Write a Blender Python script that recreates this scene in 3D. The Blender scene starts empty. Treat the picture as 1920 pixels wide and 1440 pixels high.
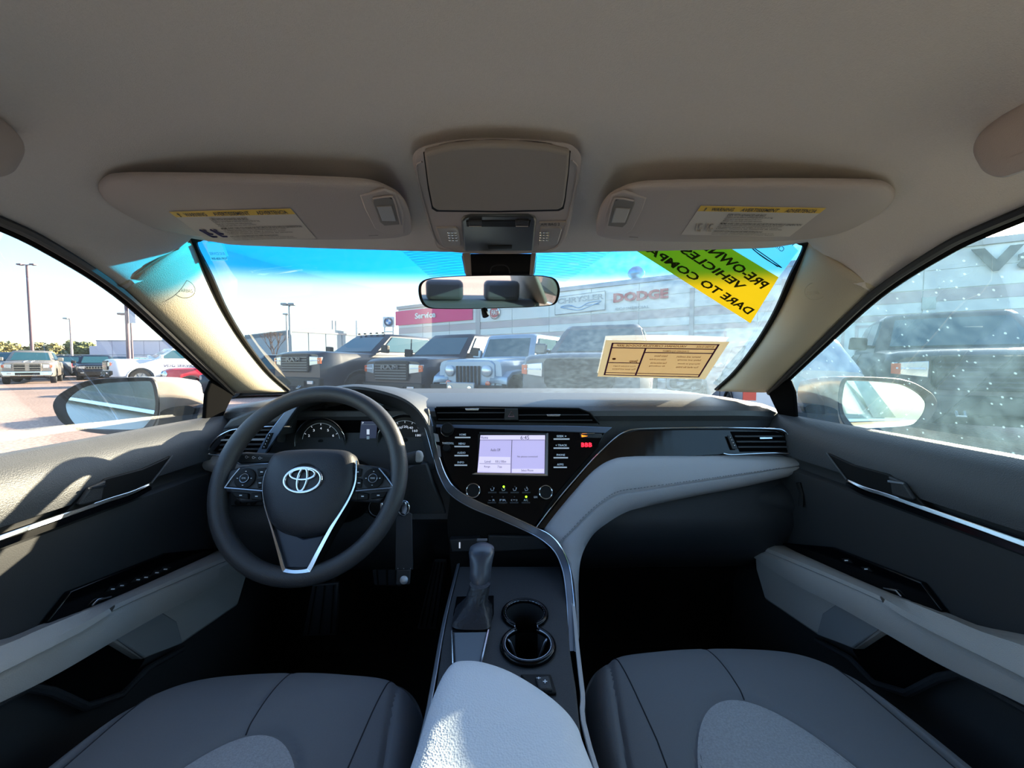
import bpy, bmesh, math, random
from mathutils import Vector, Matrix, Euler
from mathutils.noise import noise as pnoise
sc = bpy.context.scene
COL = sc.collection
R = math.radians
V = Vector
# ------------------------------------------------------------------ camera, sky, sun, exposure
F = 740.0
CAM = V((0, 0, 1.12))
PITCH, YAW = R(2.9), R(1.1)
cd = bpy.data.cameras.new('camera'); cam = bpy.data.objects.new('camera', cd); COL.objects.link(cam)
cd.sensor_width = 36; cd.lens = F * 36 / 1920; cd.clip_start = 0.02; cd.clip_end = 600
cam.location = CAM; cam.rotation_euler = (R(90) - PITCH, 0, -YAW); sc.camera = cam
ROT = Euler((R(90) - PITCH, 0, -YAW)).to_matrix()

SUN_AZ, SUN_EL = R(54), R(16.8)          # azimuth measured from straight ahead towards the right
sund = V((math.sin(SUN_AZ) * math.cos(SUN_EL), math.cos(SUN_AZ) * math.cos(SUN_EL), math.sin(SUN_EL)))
ld = bpy.data.lights.new('sun', 'SUN'); ld.energy = 20; ld.angle = R(0.6); ld.color = (1.0, 0.81, 0.58)
lo = bpy.data.objects.new('sun', ld); COL.objects.link(lo); lo.rotation_euler = sund.to_track_quat('Z', 'Y').to_euler()
lo.location = (8, 8, 12)
w = bpy.data.worlds.new('world'); sc.world = w; w.use_nodes = True
nt = w.node_tree; nt.nodes.clear()
sky = nt.nodes.new('ShaderNodeTexSky'); sky.sky_type = 'NISHITA'; sky.sun_disc = False
sky.sun_elevation = SUN_EL; sky.sun_rotation = SUN_AZ; sky.altitude = 100; sky.air_density = 1.0; sky.dust_density = 1.0; sky.ozone_density = 2.2
bg = nt.nodes.new('ShaderNodeBackground'); bg.inputs[1].default_value = 0.38
wo = nt.nodes.new('ShaderNodeOutputWorld')
nt.links.new(sky.outputs[0], bg.inputs[0]); nt.links.new(bg.outputs[0], wo.inputs[0])
sc.view_settings.view_transform = 'Standard'; sc.view_settings.look = 'None'
sc.view_settings.gamma = 1.0; sc.view_settings.use_curve_mapping = False
sc.view_settings.exposure = 1.1
sc.cycles.max_bounces = 10; sc.cycles.diffuse_bounces = 5; sc.cycles.glossy_bounces = 4
sc.cycles.transparent_max_bounces = 24; sc.cycles.transmission_bounces = 4
sc.cycles.sample_clamp_indirect = 6.0; sc.cycles.caustics_reflective = False; sc.cycles.caustics_refractive = False

# ------------------------------------------------------------------ pixel -> point on a given real plane
def ray(u, v): return ROT @ V(((u - 960) / F, -(v - 720) / F, -1))
def P(u, v, y=None, x=None, z=None):
    d = ray(u, v)
    if y is not None: t = y / d.y
    elif x is not None: t = x / d.x
    else: t = (z) / d.z                      # z relative to the eye height
    return CAM + d * t
def PP(u, v, p0, n):
    d = ray(u, v); t = (p0 - CAM).dot(n) / d.dot(n)
    return CAM + d * t
def mir(pts): return [V((-p.x, p.y, p.z)) for p in pts]

# ------------------------------------------------------------------ colour, materials
def lin(c):
    if isinstance(c, str): c = tuple(int(c[i:i + 2], 16) / 255 for i in (0, 2, 4))
    return tuple((x / 12.92 if x <= .04045 else ((x + .055) / 1.055) ** 2.4) for x in c) + (1.0,)
MATS = {}
def mat(name, col, rough=.6, metal=0, bump=None, var=0, coat=0, emit=None, es=1, spec=.5, varscale=30, noise_rough=0):
    m = bpy.data.materials.new(name); m.use_nodes = True; MATS[name] = m
    n = m.node_tree; b = n.nodes['Principled BSDF']
    c = lin(col)
    b.inputs['Base Color'].default_value = c; b.inputs['Roughness'].default_value = rough
    b.inputs['Metallic'].default_value = metal; b.inputs['Coat Weight'].default_value = coat
    b.inputs['Coat Roughness'].default_value = .06
    b.inputs['Specular IOR Level'].default_value = spec
    tc = n.nodes.new('ShaderNodeTexCoord')
    if var:
        t = n.nodes.new('ShaderNodeTexNoise'); t.inputs['Scale'].default_value = varscale; t.inputs['Detail'].default_value = 5
        n.links.new(tc.outputs['Object'], t.inputs['Vector'])
        mx = n.nodes.new('ShaderNodeMix'); mx.data_type = 'RGBA'
        mx.inputs[6].default_value = tuple(x * (1 - var) for x in c[:3]) + (1,)
        mx.inputs[7].default_value = tuple(min(1, x * (1 + var)) for x in c[:3]) + (1,)
        n.links.new(t.outputs[0], mx.inputs[0]); n.links.new(mx.outputs[2], b.inputs['Base Color'])
    if bump:
        kind, scale, st, dist = bump
        if kind == 'v':
            t = n.nodes.new('ShaderNodeTexVoronoi'); t.inputs['Scale'].default_value = scale; out = t.outputs['Distance']
        elif kind == 'w':
            t = n.nodes.new('ShaderNodeTexWave'); t.inputs['Scale'].default_value = scale; t.inputs['Distortion'].default_value = 1.5; out = t.outputs[0]
        else:
            t = n.nodes.new('ShaderNodeTexNoise'); t.inputs['Scale'].default_value = scale; t.inputs['Detail'].default_value = 3; out = t.outputs[0]
        n.links.new(tc.outputs['Object'], t.inputs['Vector'])
        bp = n.nodes.new('ShaderNodeBump'); bp.inputs['Strength'].default_value = st; bp.inputs['Distance'].default_value = dist
        n.links.new(out, bp.inputs['Height']); n.links.new(bp.outputs[0], b.inputs['Normal'])
    if emit:
        b.inputs['Emission Color'].default_value = lin(emit); b.inputs['Emission Strength'].default_value = es
    return m

def glass(name, tint='ffffff', refl=.05, dust=.03, band=None, dustcol='e8eef0', dirt_scale=60, edge=None, speck=0, rough=.0):
    """thin pane: see-through, a little mirror, and a film of dust that scatters light.  band=(z0,z1,colour): shade band by height"""
    m = bpy.data.materials.new(name); m.use_nodes = True; MATS[name] = m
    n = m.node_tree; n.nodes.clear(); L = n.links.new
    out = n.nodes.new('ShaderNodeOutputMaterial')
    tr = n.nodes.new('ShaderNodeBsdfTransparent'); tr.inputs[0].default_value = lin(tint)
    geo = n.nodes.new('ShaderNodeNewGeometry')
    if band:
        sp = n.nodes.new('ShaderNodeSeparateXYZ'); L(geo.outputs['Position'], sp.inputs[0])
        mr = n.nodes.new('ShaderNodeMapRange'); mr.interpolation_type = 'SMOOTHSTEP'
        mr.inputs[1].default_value = band[0]; mr.inputs[2].default_value = band[1]; L(sp.outputs[2], mr.inputs[0])
        mx = n.nodes.new('ShaderNodeMix'); mx.data_type = 'RGBA'; mx.inputs[6].default_value = lin(tint); mx.inputs[7].default_value = lin(band[2])
        L(mr.outputs[0], mx.inputs[0]); L(mx.outputs[2], tr.inputs[0])
    gl = n.nodes.new('ShaderNodeBsdfGlossy'); gl.inputs['Roughness'].default_value = rough
    fr = n.nodes.new('ShaderNodeLayerWeight'); fr.inputs[0].default_value = .25
    ma = n.nodes.new('ShaderNodeMath'); ma.operation = 'MULTIPLY_ADD'; ma.inputs[1].default_value = .35; ma.inputs[2].default_value = refl
    L(fr.outputs['Fresnel'], ma.inputs[0])
    m1 = n.nodes.new('ShaderNodeMixShader'); L(ma.outputs[0], m1.inputs[0]); L(tr.outputs[0], m1.inputs[1]); L(gl.outputs[0], m1.inputs[2])
    last = m1
    if dust:
        tl = n.nodes.new('ShaderNodeBsdfTranslucent'); tl.inputs[0].default_value = lin(dustcol)
        df = n.nodes.new('ShaderNodeBsdfDiffuse'); df.inputs[0].default_value = lin(dustcol)
        m2 = n.nodes.new('ShaderNodeMixShader'); m2.inputs[0].default_value = .35; L(tl.outputs[0], m2.inputs[1]); L(df.outputs[0], m2.inputs[2])
        t = n.nodes.new('ShaderNodeTexNoise'); t.inputs['Scale'].default_value = dirt_scale; t.inputs['Detail'].default_value = 6; L(geo.outputs['Position'], t.inputs['Vector'])
        t2 = n.nodes.new('ShaderNodeTexNoise'); t2.inputs['Scale'].default_value = 4; t2.inputs['Detail'].default_value = 3; L(geo.outputs['Position'], t2.inputs['Vector'])
        mu = n.nodes.new('ShaderNodeMath'); mu.operation = 'MULTIPLY'; L(t.outputs[0], mu.inputs[0]); L(t2.outputs[0], mu.inputs[1])
        sc_ = n.nodes.new('ShaderNodeMath'); sc_.operation = 'MULTIPLY'; sc_.inputs[1].default_value = dust * 4; L(mu.outputs[0], sc_.inputs[0])
        fac = sc_.outputs[0]
        if edge:                                       # dust film thickened towards one side, building the sun glare haze into it
            sp2 = n.nodes.new('ShaderNodeSeparateXYZ'); L(geo.outputs['Position'], sp2.inputs[0])
            mr2 = n.nodes.new('ShaderNodeMapRange'); mr2.inputs[1].default_value = edge[0]; mr2.inputs[2].default_value = edge[1]
            mr2.inputs[3].default_value = edge[2]; mr2.inputs[4].default_value = edge[3]; L(sp2.outputs[0], mr2.inputs[0])
            m3 = n.nodes.new('ShaderNodeMath'); m3.operation = 'MULTIPLY'; L(fac, m3.inputs[0]); L(mr2.outputs[0], m3.inputs[1]); fac = m3.outputs[0]
        if speck:
            vo = n.nodes.new('ShaderNodeTexVoronoi'); vo.inputs['Scale'].default_value = 75; L(geo.outputs['Position'], vo.inputs['Vector'])
            lt = n.nodes.new('ShaderNodeMath'); lt.operation = 'LESS_THAN'; lt.inputs[1].default_value = .13; L(vo.outputs['Distance'], lt.inputs[0])
            m4 = n.nodes.new('ShaderNodeMath'); m4.operation = 'MULTIPLY_ADD'; m4.inputs[1].default_value = speck; L(lt.outputs[0], m4.inputs[0]); L(fac, m4.inputs[2]); fac = m4.outputs[0]
        m5 = n.nodes.new('ShaderNodeMixShader'); L(fac, m5.inputs[0]); L(m1.outputs[0], m5.inputs[1]); L(m2.outputs[0], m5.inputs[2]); last = m5
    L(last.outputs[0], out.inputs[0])
    return m

# ------------------------------------------------------------------ objects
ORG = {}
def thing(name, label, cat, loc=(0, 0, 0), group=None, kind=None):
    o = bpy.data.objects.new(name, None); COL.objects.link(o); o.location = loc; o.empty_display_size = .05
    if label: o['label'] = label
    if cat: o['category'] = cat
    if group: o['group'] = group
    if kind: o['kind'] = kind
    ORG[o.name] = V(loc); return o
def mesh(name, verts, faces, m, parent=None, smooth=True, bevel=0, solid=0, sub=0, seg=2, weld=False, angle=35, label=None, kind=None):
    org = ORG[parent.name] if parent else V((0, 0, 0))
    me = bpy.data.meshes.new(name)
    me.from_pydata([tuple(V(v) - org) for v in verts], [], faces)
    ms = m if isinstance(m, (list, tuple)) else [m]
    for k in ms: me.materials.append(k)
    bm = bmesh.new(); bm.from_mesh(me)
    if weld: bmesh.ops.remove_doubles(bm, verts=bm.verts, dist=1e-5)
    bmesh.ops.recalc_face_normals(bm, faces=bm.faces); bm.to_mesh(me); bm.free()
    o = bpy.data.objects.new(name, me); COL.objects.link(o)
    ORG[o.name] = org
    if parent: o.parent = parent
    if solid:
        s = o.modifiers.new('s', 'SOLIDIFY'); s.thickness = abs(solid); s.offset = 1 if solid > 0 else -1
    if bevel:
        b = o.modifiers.new('b', 'BEVEL'); b.width = bevel; b.segments = seg; b.limit_method = 'ANGLE'; b.angle_limit = R(angle)
    if sub:
        s = o.modifiers.new('u', 'SUBSURF'); s.levels = sub; s.render_levels = sub
    if smooth:
        me.polygons.foreach_set('use_smooth', [True] * len(me.polygons))
        if bevel or not sub:
            ang = R(40)
            bm = bmesh.new(); bm.from_mesh(me)
            for e in bm.edges:
                if len(e.link_faces) == 2 and e.calc_face_angle(0) > ang: e.smooth = False
            bm.to_mesh(me); bm.free()
    if label: o['label'] = label
    if kind: o['kind'] = kind
    return o
def tagit(o, label, cat, group=None, kind=None):
    if label: o['label'] = label
    if cat: o['category'] = cat
    if group: o['group'] = group
    if kind: o['kind'] = kind
    return o
def cr(pts, n=8, closed=False):
    """Catmull-Rom through the points"""
    pts = [V(p) for p in pts]; N = len(pts); out = []
    rng = range(N) if closed else range(N - 1)
    for i in rng:
        p0 = pts[(i - 1) % N] if (closed or i > 0) else pts[0] * 2 - pts[1]
        p1 = pts[i]; p2 = pts[(i + 1) % N]
        p3 = pts[(i + 2) % N] if (closed or i + 2 < N) else p2 * 2 - p1
        for k in range(n):
            t = k / n
            out.append(.5 * ((2 * p1) + (p2 - p0) * t + (2 * p0 - 5 * p1 + 4 * p2 - p3) * t * t + (3 * p1 - p0 - 3 * p2 + p3) * t ** 3))
    if not closed: out.append(pts[-1])
    return out
def resample(pts, n):
    pts = [V(p) for p in pts]; d = [0]
    for a, b in zip(pts, pts[1:]): d.append(d[-1] + (b - a).length)
    out = []; j = 0
    for k in range(n):
        s = d[-1] * k / (n - 1)
        while j < len(d) - 2 and d[j + 1] < s: j += 1
        seg = d[j + 1] - d[j]; t = (s - d[j]) / seg if seg > 1e-9 else 0
        out.append(pts[j].lerp(pts[j + 1], min(1, t)))
    return out
def grid(rows, closed_u=False, closed_v=False, cap=False):
    n = len(rows); m = len(rows[0]); vs = [p for r in rows for p in r]; fs = []
    for i in range(n if closed_v else n - 1):
        for j in range(m if closed_u else m - 1):
            a = i * m + j; b = i * m + (j + 1) % m; c = ((i + 1) % n) * m + (j + 1) % m; d = ((i + 1) % n) * m + j
            fs.append((a, b, c, d))
    if cap:
        fs.append(tuple(range(m))[::-1]); fs.append(tuple((n - 1) * m + j for j in range(m)))
    return vs, fs
def loft(name, rows, m, parent=None, closed=False, cap=False, **k):
    vs, fs = grid(rows, closed_u=closed, cap=cap); return mesh(name, vs, fs, m, parent, **k)
def slab(name, pts, off, m, parent=None, **k):
    """a plate: outline pts, thickness vector off"""
    off = V(off); n = len(pts); vs = [V(p) for p in pts] + [V(p) + off for p in pts]
    fs = [tuple(range(n)), tuple(range(2 * n - 1, n - 1, -1))] + [(i, (i + 1) % n, n + (i + 1) % n, n + i) for i in range(n)]
    return mesh(name, vs, fs, m, parent, **k)
def frame_at(t, up=V((0, 0, 1))):
    t = t.normalized()
    if abs(t.dot(up)) > .95: up = V((0, 1, 0)) if abs(t.y) < .9 else V((1, 0, 0))
    s = t.cross(up).normalized(); return s, s.cross(t).normalized()
def tube_vf(path, r, seg=8, closed=False, flat=1.0, up=V((0, 0, 1))):
    path = [V(p) for p in path]; n = len(path); rows = []
    for i, p in enumerate(path):
        a = path[(i - 1) % n] if (closed or i > 0) else p; b = path[(i + 1) % n] if (closed or i < n - 1) else p
        s, u = frame_at(b - a, up); rr = r[i] if isinstance(r, (list, tuple)) else r
        rows.append([p + s * rr * math.cos(2 * math.pi * k / seg) + u * rr * flat * math.sin(2 * math.pi * k / seg) for k in range(seg)])
    return grid(rows, closed_u=True, closed_v=closed, cap=not closed)
def tube(name, path, r, m, parent=None, seg=8, closed=False, flat=1.0, up=V((0, 0, 1)), **k):
    vs, fs = tube_vf(path, r, seg, closed, flat, up); return mesh(name, vs, fs, m, parent, **k)
def strip(name, a, b, off, m, parent=None, **k):
    """solid ribbon between two polylines, thickness vector off"""
    off = V(off); n = min(len(a), len(b)); rows = []
    for i in range(n): rows.append([a[i], b[i], b[i] + off, a[i] + off])
    vs, fs = grid(rows, closed_u=True, cap=True); return mesh(name, vs, fs, m, parent, **k)
def box_vf(c, s, rot=None):
    vs = []
    for x in (-1, 1):
        for y in (-1, 1):
            for z in (-1, 1):
                p = V((x * s[0] / 2, y * s[1] / 2, z * s[2] / 2)); vs.append((rot @ p if rot else p) + V(c))
    return vs, [(0, 1, 3, 2), (4, 6, 7, 5), (0, 4, 5, 1), (2, 3, 7, 6), (0, 2, 6, 4), (1, 5, 7, 3)]
def box(name, c, s, m, parent=None, rot=None, **k):
    vs, fs = box_vf(c, s, rot); return mesh(name, vs, fs, m, parent, **k)
def join_vf(lst):
    vs = []; fs = []
    for a, b in lst:
        o = len(vs); vs += a; fs += [tuple(i + o for i in f) for f in b]
    return vs, fs
def lathe_vf(c, axis, prof, seg=24, cap=True):
    """prof: list of (radius, distance along axis)"""
    axis = V(axis).normalized(); s, u = frame_at(axis); rows = []
    for r, h in prof: rows.append([V(c) + axis * h + s * r * math.cos(2 * math.pi * k / seg) + u * r * math.sin(2 * math.pi * k / seg) for k in range(seg)])
    return grid(rows, closed_u=True, cap=cap)
def lathe(name, c, axis, prof, m, parent=None, seg=24, cap=True, **k):
    vs, fs = lathe_vf(c, axis, prof, seg, cap); return mesh(name, vs, fs, m, parent, **k)
def ell(c, ax, ay, n=32, a0=0, a1=2 * math.pi, full=True):
    return [V(c) + V(ax) * math.cos(a0 + (a1 - a0) * k / (n if full else n - 1)) + V(ay) * math.sin(a0 + (a1 - a0) * k / (n if full else n - 1)) for k in range(n)]
def rrect(w, h, r, n=4):
    out = []
    for cx, cy, a in ((w / 2 - r, h / 2 - r, 0), (-w / 2 + r, h / 2 - r, 90), (-w / 2 + r, -h / 2 + r, 180), (w / 2 - r, -h / 2 + r, 270)):
        for k in range(n + 1):
            t = R(a + 90 * k / n); out.append((cx + r * math.cos(t), cy + r * math.sin(t)))
    return out
def text(name, s, q, m, parent=None, off=(0, 0, 0), bold=0.0, thick=0, shear=0, fit=True, space=1, label=None):
    """lettering laid on the quad q = [top-left, top-right, bottom-right, bottom-left] as read"""
    cu = bpy.data.curves.new('t', 'FONT'); cu.body = s; cu.resolution_u = 2; cu.offset = bold; cu.space_character = space; cu.shear = shear
    ob = bpy.data.objects.new('t', cu); COL.objects.link(ob); bpy.context.view_layer.update()
    me = bpy.data.meshes.new_from_object(ob); bpy.data.objects.remove(ob); bpy.data.curves.remove(cu)
    xs = [v.co.x for v in me.vertices]; ys = [v.co.y for v in me.vertices]
    x0, x1, y0, y1 = min(xs), max(xs), min(ys), max(ys)
    vs = []
    for v in me.vertices:
        a = (v.co.x - x0) / (x1 - x0); b = (v.co.y - y0) / (y1 - y0)
        vs.append(q[3].lerp(q[2], a).lerp(q[0].lerp(q[1], a), b) + V(off))
    fs = [tuple(p.vertices) for p in me.polygons]; bpy.data.meshes.remove(me)
    return mesh(name, vs, fs, m, parent, smooth=False, solid=thick, label=label)
def quadpx(f, u0, v0, u1, v1): return [f(u0, v0), f(u1, v0), f(u1, v1), f(u0, v1)]
def cut(o, cutters):
    """subtract closed solids from o and keep the plain result"""
    for vs, fs in cutters:
        c = mesh('cutter', vs, fs, list(MATS.values())[0]); b = o.modifiers.new('c', 'BOOLEAN'); b.operation = 'DIFFERENCE'; b.object = c; b.solver = 'EXACT'
        org = ORG[o.name]; c.location = V((0, 0, 0))
        bpy.context.view_layer.update()
        dg = bpy.context.evaluated_depsgraph_get(); me = bpy.data.meshes.new_from_object(o.evaluated_get(dg))
        o.modifiers.clear(); o.data = me; bpy.data.objects.remove(c)
    return o
def dup(o, parent=None, loc=None, label=None):
    c = o.copy(); COL.objects.link(c)
    if parent: c.parent = parent
    ORG[c.name] = ORG.get(o.name, V((0, 0, 0)))
    if loc is not None: c.location = loc
    if label: c['label'] = label
    for ch in list(o.children): dup(ch, c)
    return c
def pillow(name, outline, prof, m, parent, groove=None, **k):
    """outline: closed list of points; prof: list of (fraction towards centre, height); dense rings"""
    c = sum(outline, V((0, 0, 0))) / len(outline); rows = []
    for f, h in prof: rows.append([p.lerp(c, f) + V((0, 0, h)) for p in outline])
    if groove:
        for r in rows:
            for p in r: p.z += groove(p)
    vs, fs = grid(rows, closed_u=True); n = len(outline); b_ = (len(rows) - 1) * n; vs.append(sum(rows[-1], V((0, 0, 0))) / n); fs += [(b_ + j, b_ + (j + 1) % n, len(vs) - 1) for j in range(n)]
    return mesh(name, vs, fs, m, parent, **k)
# ------------------------------------------------------------------ materials of the cabin
HL = mat('headliner_fabric', 'd5cdc6', .95, bump=('n', 900, .25, .002), var=.06, varscale=500)
PLG = mat('warm_grey_plastic', 'aaa09a', .62, bump=('v', 900, .15, .001))
PIL = mat('pillar_grain', 'b5ab97', .6, bump=('v', 700, .35, .001))
DK = mat('dark_plastic', '24262a', .55, bump=('v', 800, .35, .001), var=.1)
DK2 = mat('dash_top_grain', '3a3c40', .5, bump=('v', 600, .35, .001), var=.08)
DKS = mat('dark_soft_panel', '2a2b2d', .6, bump=('n', 600, .2, .001))
BLK = mat('black_plastic', '08090b', .6, spec=.25)
BLKM = mat('matt_black', '050506', .9, spec=.05)
GLOSS = mat('gloss_black', '040508', .15, spec=.22)
SEAM = mat('seam_thread', '1c1f26', .9)
DISP = mat('gauge_black', '07080b', .5)
CHROME = mat('satin_chrome', 'd4d8dc', .18, metal=1)
SATIN = mat('satin_silver', '9aa3b0', .35, metal=.9)
BLUES = mat('satin_blue_silver', '6f7f98', .35, metal=.8)
BRZ = mat('smoked_metal', '63646a', .38, metal=.7)
GREYV = mat('grey_vinyl', 'a3a2a6', .62, bump=('v', 700, .3, .001))
GREYD = mat('grey_door_vinyl', '9b9895', .6, bump=('v', 700, .3, .001))
LIDM = mat('pale_vinyl', 'cdd1d9', .5, bump=('v', 460, .35, .0015))
SEAT = mat('seat_cloth', '65676c', .9, bump=('n', 1200, .3, .001), var=.05, varscale=600)
SEATL = mat('seat_woven_insert', '97989c', .95, bump=('n', 700, .6, .002), var=.35, varscale=420)
CARPET = mat('carpet', '0d0e11', 1.0, bump=('n', 900, .6, .003), var=.4, varscale=400)
WHEELM = mat('wheel_rubber', '38383b', .42, bump=('v', 900, .3, .001))
HUBM = mat('wheel_hub', '25282f', .48, bump=('v', 900, .3, .001))
BARM = mat('silvered_bar_glow', 'd4dae2', .35, metal=.3, emit='c9d2e0', es=.08)  # unlit silver bars, brightened by a faint glow added to the material
WHITE = mat('white_print', 'dfe3ea', .6)
LAMPW = mat('white_backlit', 'c9d2e0', .5, emit='c9d2e0', es=.35)
RUB = mat('rubber_seal', '15161a', .6)
WOOD = mat('dark_figured_trim', '120e0d', .14, coat=.1, bump=('w', 14, .05, .001))
CREAM = mat('champagne_paint', 'cfc5a8', .35, coat=.6)
MIRR = mat('mirror_silver', 'dfe6ea', .02, metal=1)
YEL = mat('yellow_print', 'e2b93c', .6)
PAPER = mat('label_paper', 'c9c2b8', .7)
INK = mat('label_ink', '4a4644', .8)
NAVY = mat('navy_ink', '28275a', .7)
REDL = mat('red_led', 'ff2030', .4, emit='ff1a2c', es=2.2)
ORL = mat('orange_led', 'ff8a1c', .4, emit='ff7a14', es=1.2)
GRL = mat('green_led', '9cff2a', .4, emit='8cff1a', es=2.5)
BLL = mat('blue_led', '2a3cff', .4, emit='3040ff', es=2.5)
SCRB = mat('screen_glow', 'a79fc4', .4, emit='a59dc6', es=.5)
SCRP = mat('screen_glow_pale', 'bdb6d2', .4, emit='bcb4d4', es=.55)
SCRD = mat('screen_ink', '37324f', .5)
TAGG = mat('dark_vinyl_strap', '34363c', .6)

GW = glass('windshield_glass', 'eef6f4', refl=.02, dust=.045, band=(CAM.z + .160, CAM.z + .192, '16a0e2'), edge=(-.1, .6, .12, 2.6), dustcol='b4dcf4')
GL_ = glass('clean_side_glass', 'f2f8f8', refl=.02, dust=.015)
GR_ = glass('dusty_side_glass', 'dceeee', refl=.02, dust=.055, speck=.12, dirt_scale=40, dustcol='a8dcf4')

# ------------------------------------------------------------------ key lines of the body shell (right side; the left is mirrored)
Epx = [(1866, 412, .555), (1743, 474, .577), (1634, 549, .61), (1546, 632, .65), (1470, 706, .69), (1440, 736, .705)]
E = [P(u, v, x=x) for u, v, x in Epx]
E0 = E[0]
Eb = [V((.53, -1.0, CAM.z + .13)), V((.535, -.4, CAM.z + .175)), V((.54, .05, CAM.z + .19)), V((.545, .28, CAM.z + .18))]
Eline = Eb + E
wp0 = V((0, .71, CAM.z + .213)); wn = V((0, .633, 1)).normalized()
W_ = [PP(u, v, wp0, wn) for u, v in [(1516, 456), (1490, 520), (1460, 586), (1424, 645), (1381, 700), (1345, 733)]]
W_.append(W_[-1] + (W_[-1] - W_[-2]) * 1.2)

# ceiling: one moulded liner, rows from the back of the cabin to the windscreen header
def roof_rows(s, n=26):
    edge = [V((.53, -1.0, CAM.z + .13)), V((.535, -.4, CAM.z + .175)), V((.54, .05, CAM.z + .19)), V((.545, .28, CAM.z + .18)), E[0], E[1], E[2]]
    cen = [V((0, -1.0, CAM.z + .22)), V((0, -.4, CAM.z + .25)), V((0, .05, CAM.z + .262)), V((0, .28, CAM.z + .250)), V((0, .44, CAM.z + .236)), V((0, .60, CAM.z + .222)), V((0, .755, CAM.z + .208))]
    exps = [3, 3, 3, 3.2, 4.2, 7, 13]
    e = cr(edge, 6); c = cr(cen, 6); m = len(e); rows = []
    for i in range(m):
        f = i / 6; k = min(5, int(f)); ex = exps[k] + (exps[k + 1] - exps[k]) * (f - k)
        row = []
        for j in range(n + 1):
            t = j / n; t = 1 - (1 - t) ** 1.35
            row.append(V((s * e[i].x * t, c[i].y + (e[i].y - c[i].y) * t ** 2.4, c[i].z - (c[i].z - e[i].z) * t ** ex)))
        if f > 5:
            w_ = (f - 5); w_ = w_ * w_ * (3 - 2 * w_); seam = resample(cr([c[-1], V((s * .3, .742, CAM.z + .211)), V((s * (W_[0].x - .06), .722, CAM.z + .211))], 4) + cr([V((s * W_[0].x, W_[0].y - .012, W_[0].z)), V((s * P(1540, 492, y=.70).x, .70, P(1540, 492, y=.70).z)), V((s * P(1572, 520, y=.68).x, .68, P(1572, 520, y=.68).z)), V((s * P(1606, 533, y=.645).x, .645, P(1606, 533, y=.645).z)), V((s * E[2].x, E[2].y, E[2].z))], 5), n + 1)
            row = [a.lerp(b, w_) for a, b in zip(resample(row, n + 1), seam)]
        rows.append(row)
    return rows
rl, rr_ = roof_rows(-1), roof_rows(1)
rows = [a[::-1] + b[1:] for a, b in zip(rl, rr_)]
o = loft('ceiling', rows, HL, solid=.02); tagit(o, 'warm grey woven fabric headliner curving down to the door frames', None, kind='structure')
# roof skin above the liner
rows2 = [[p + V((0, 0, .045)) for p in r] for r in rows]
for r in rows2:
    for k in (0, 1, -1, -2): r[k] = r[k] + V(((1 if r[k].x > 0 else -1) * .05, 0, -.03))
o = loft('wall_roof_skin', rows2, CREAM, solid=.01); tagit(o, 'painted outer roof skin', None, kind='structure')

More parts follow.
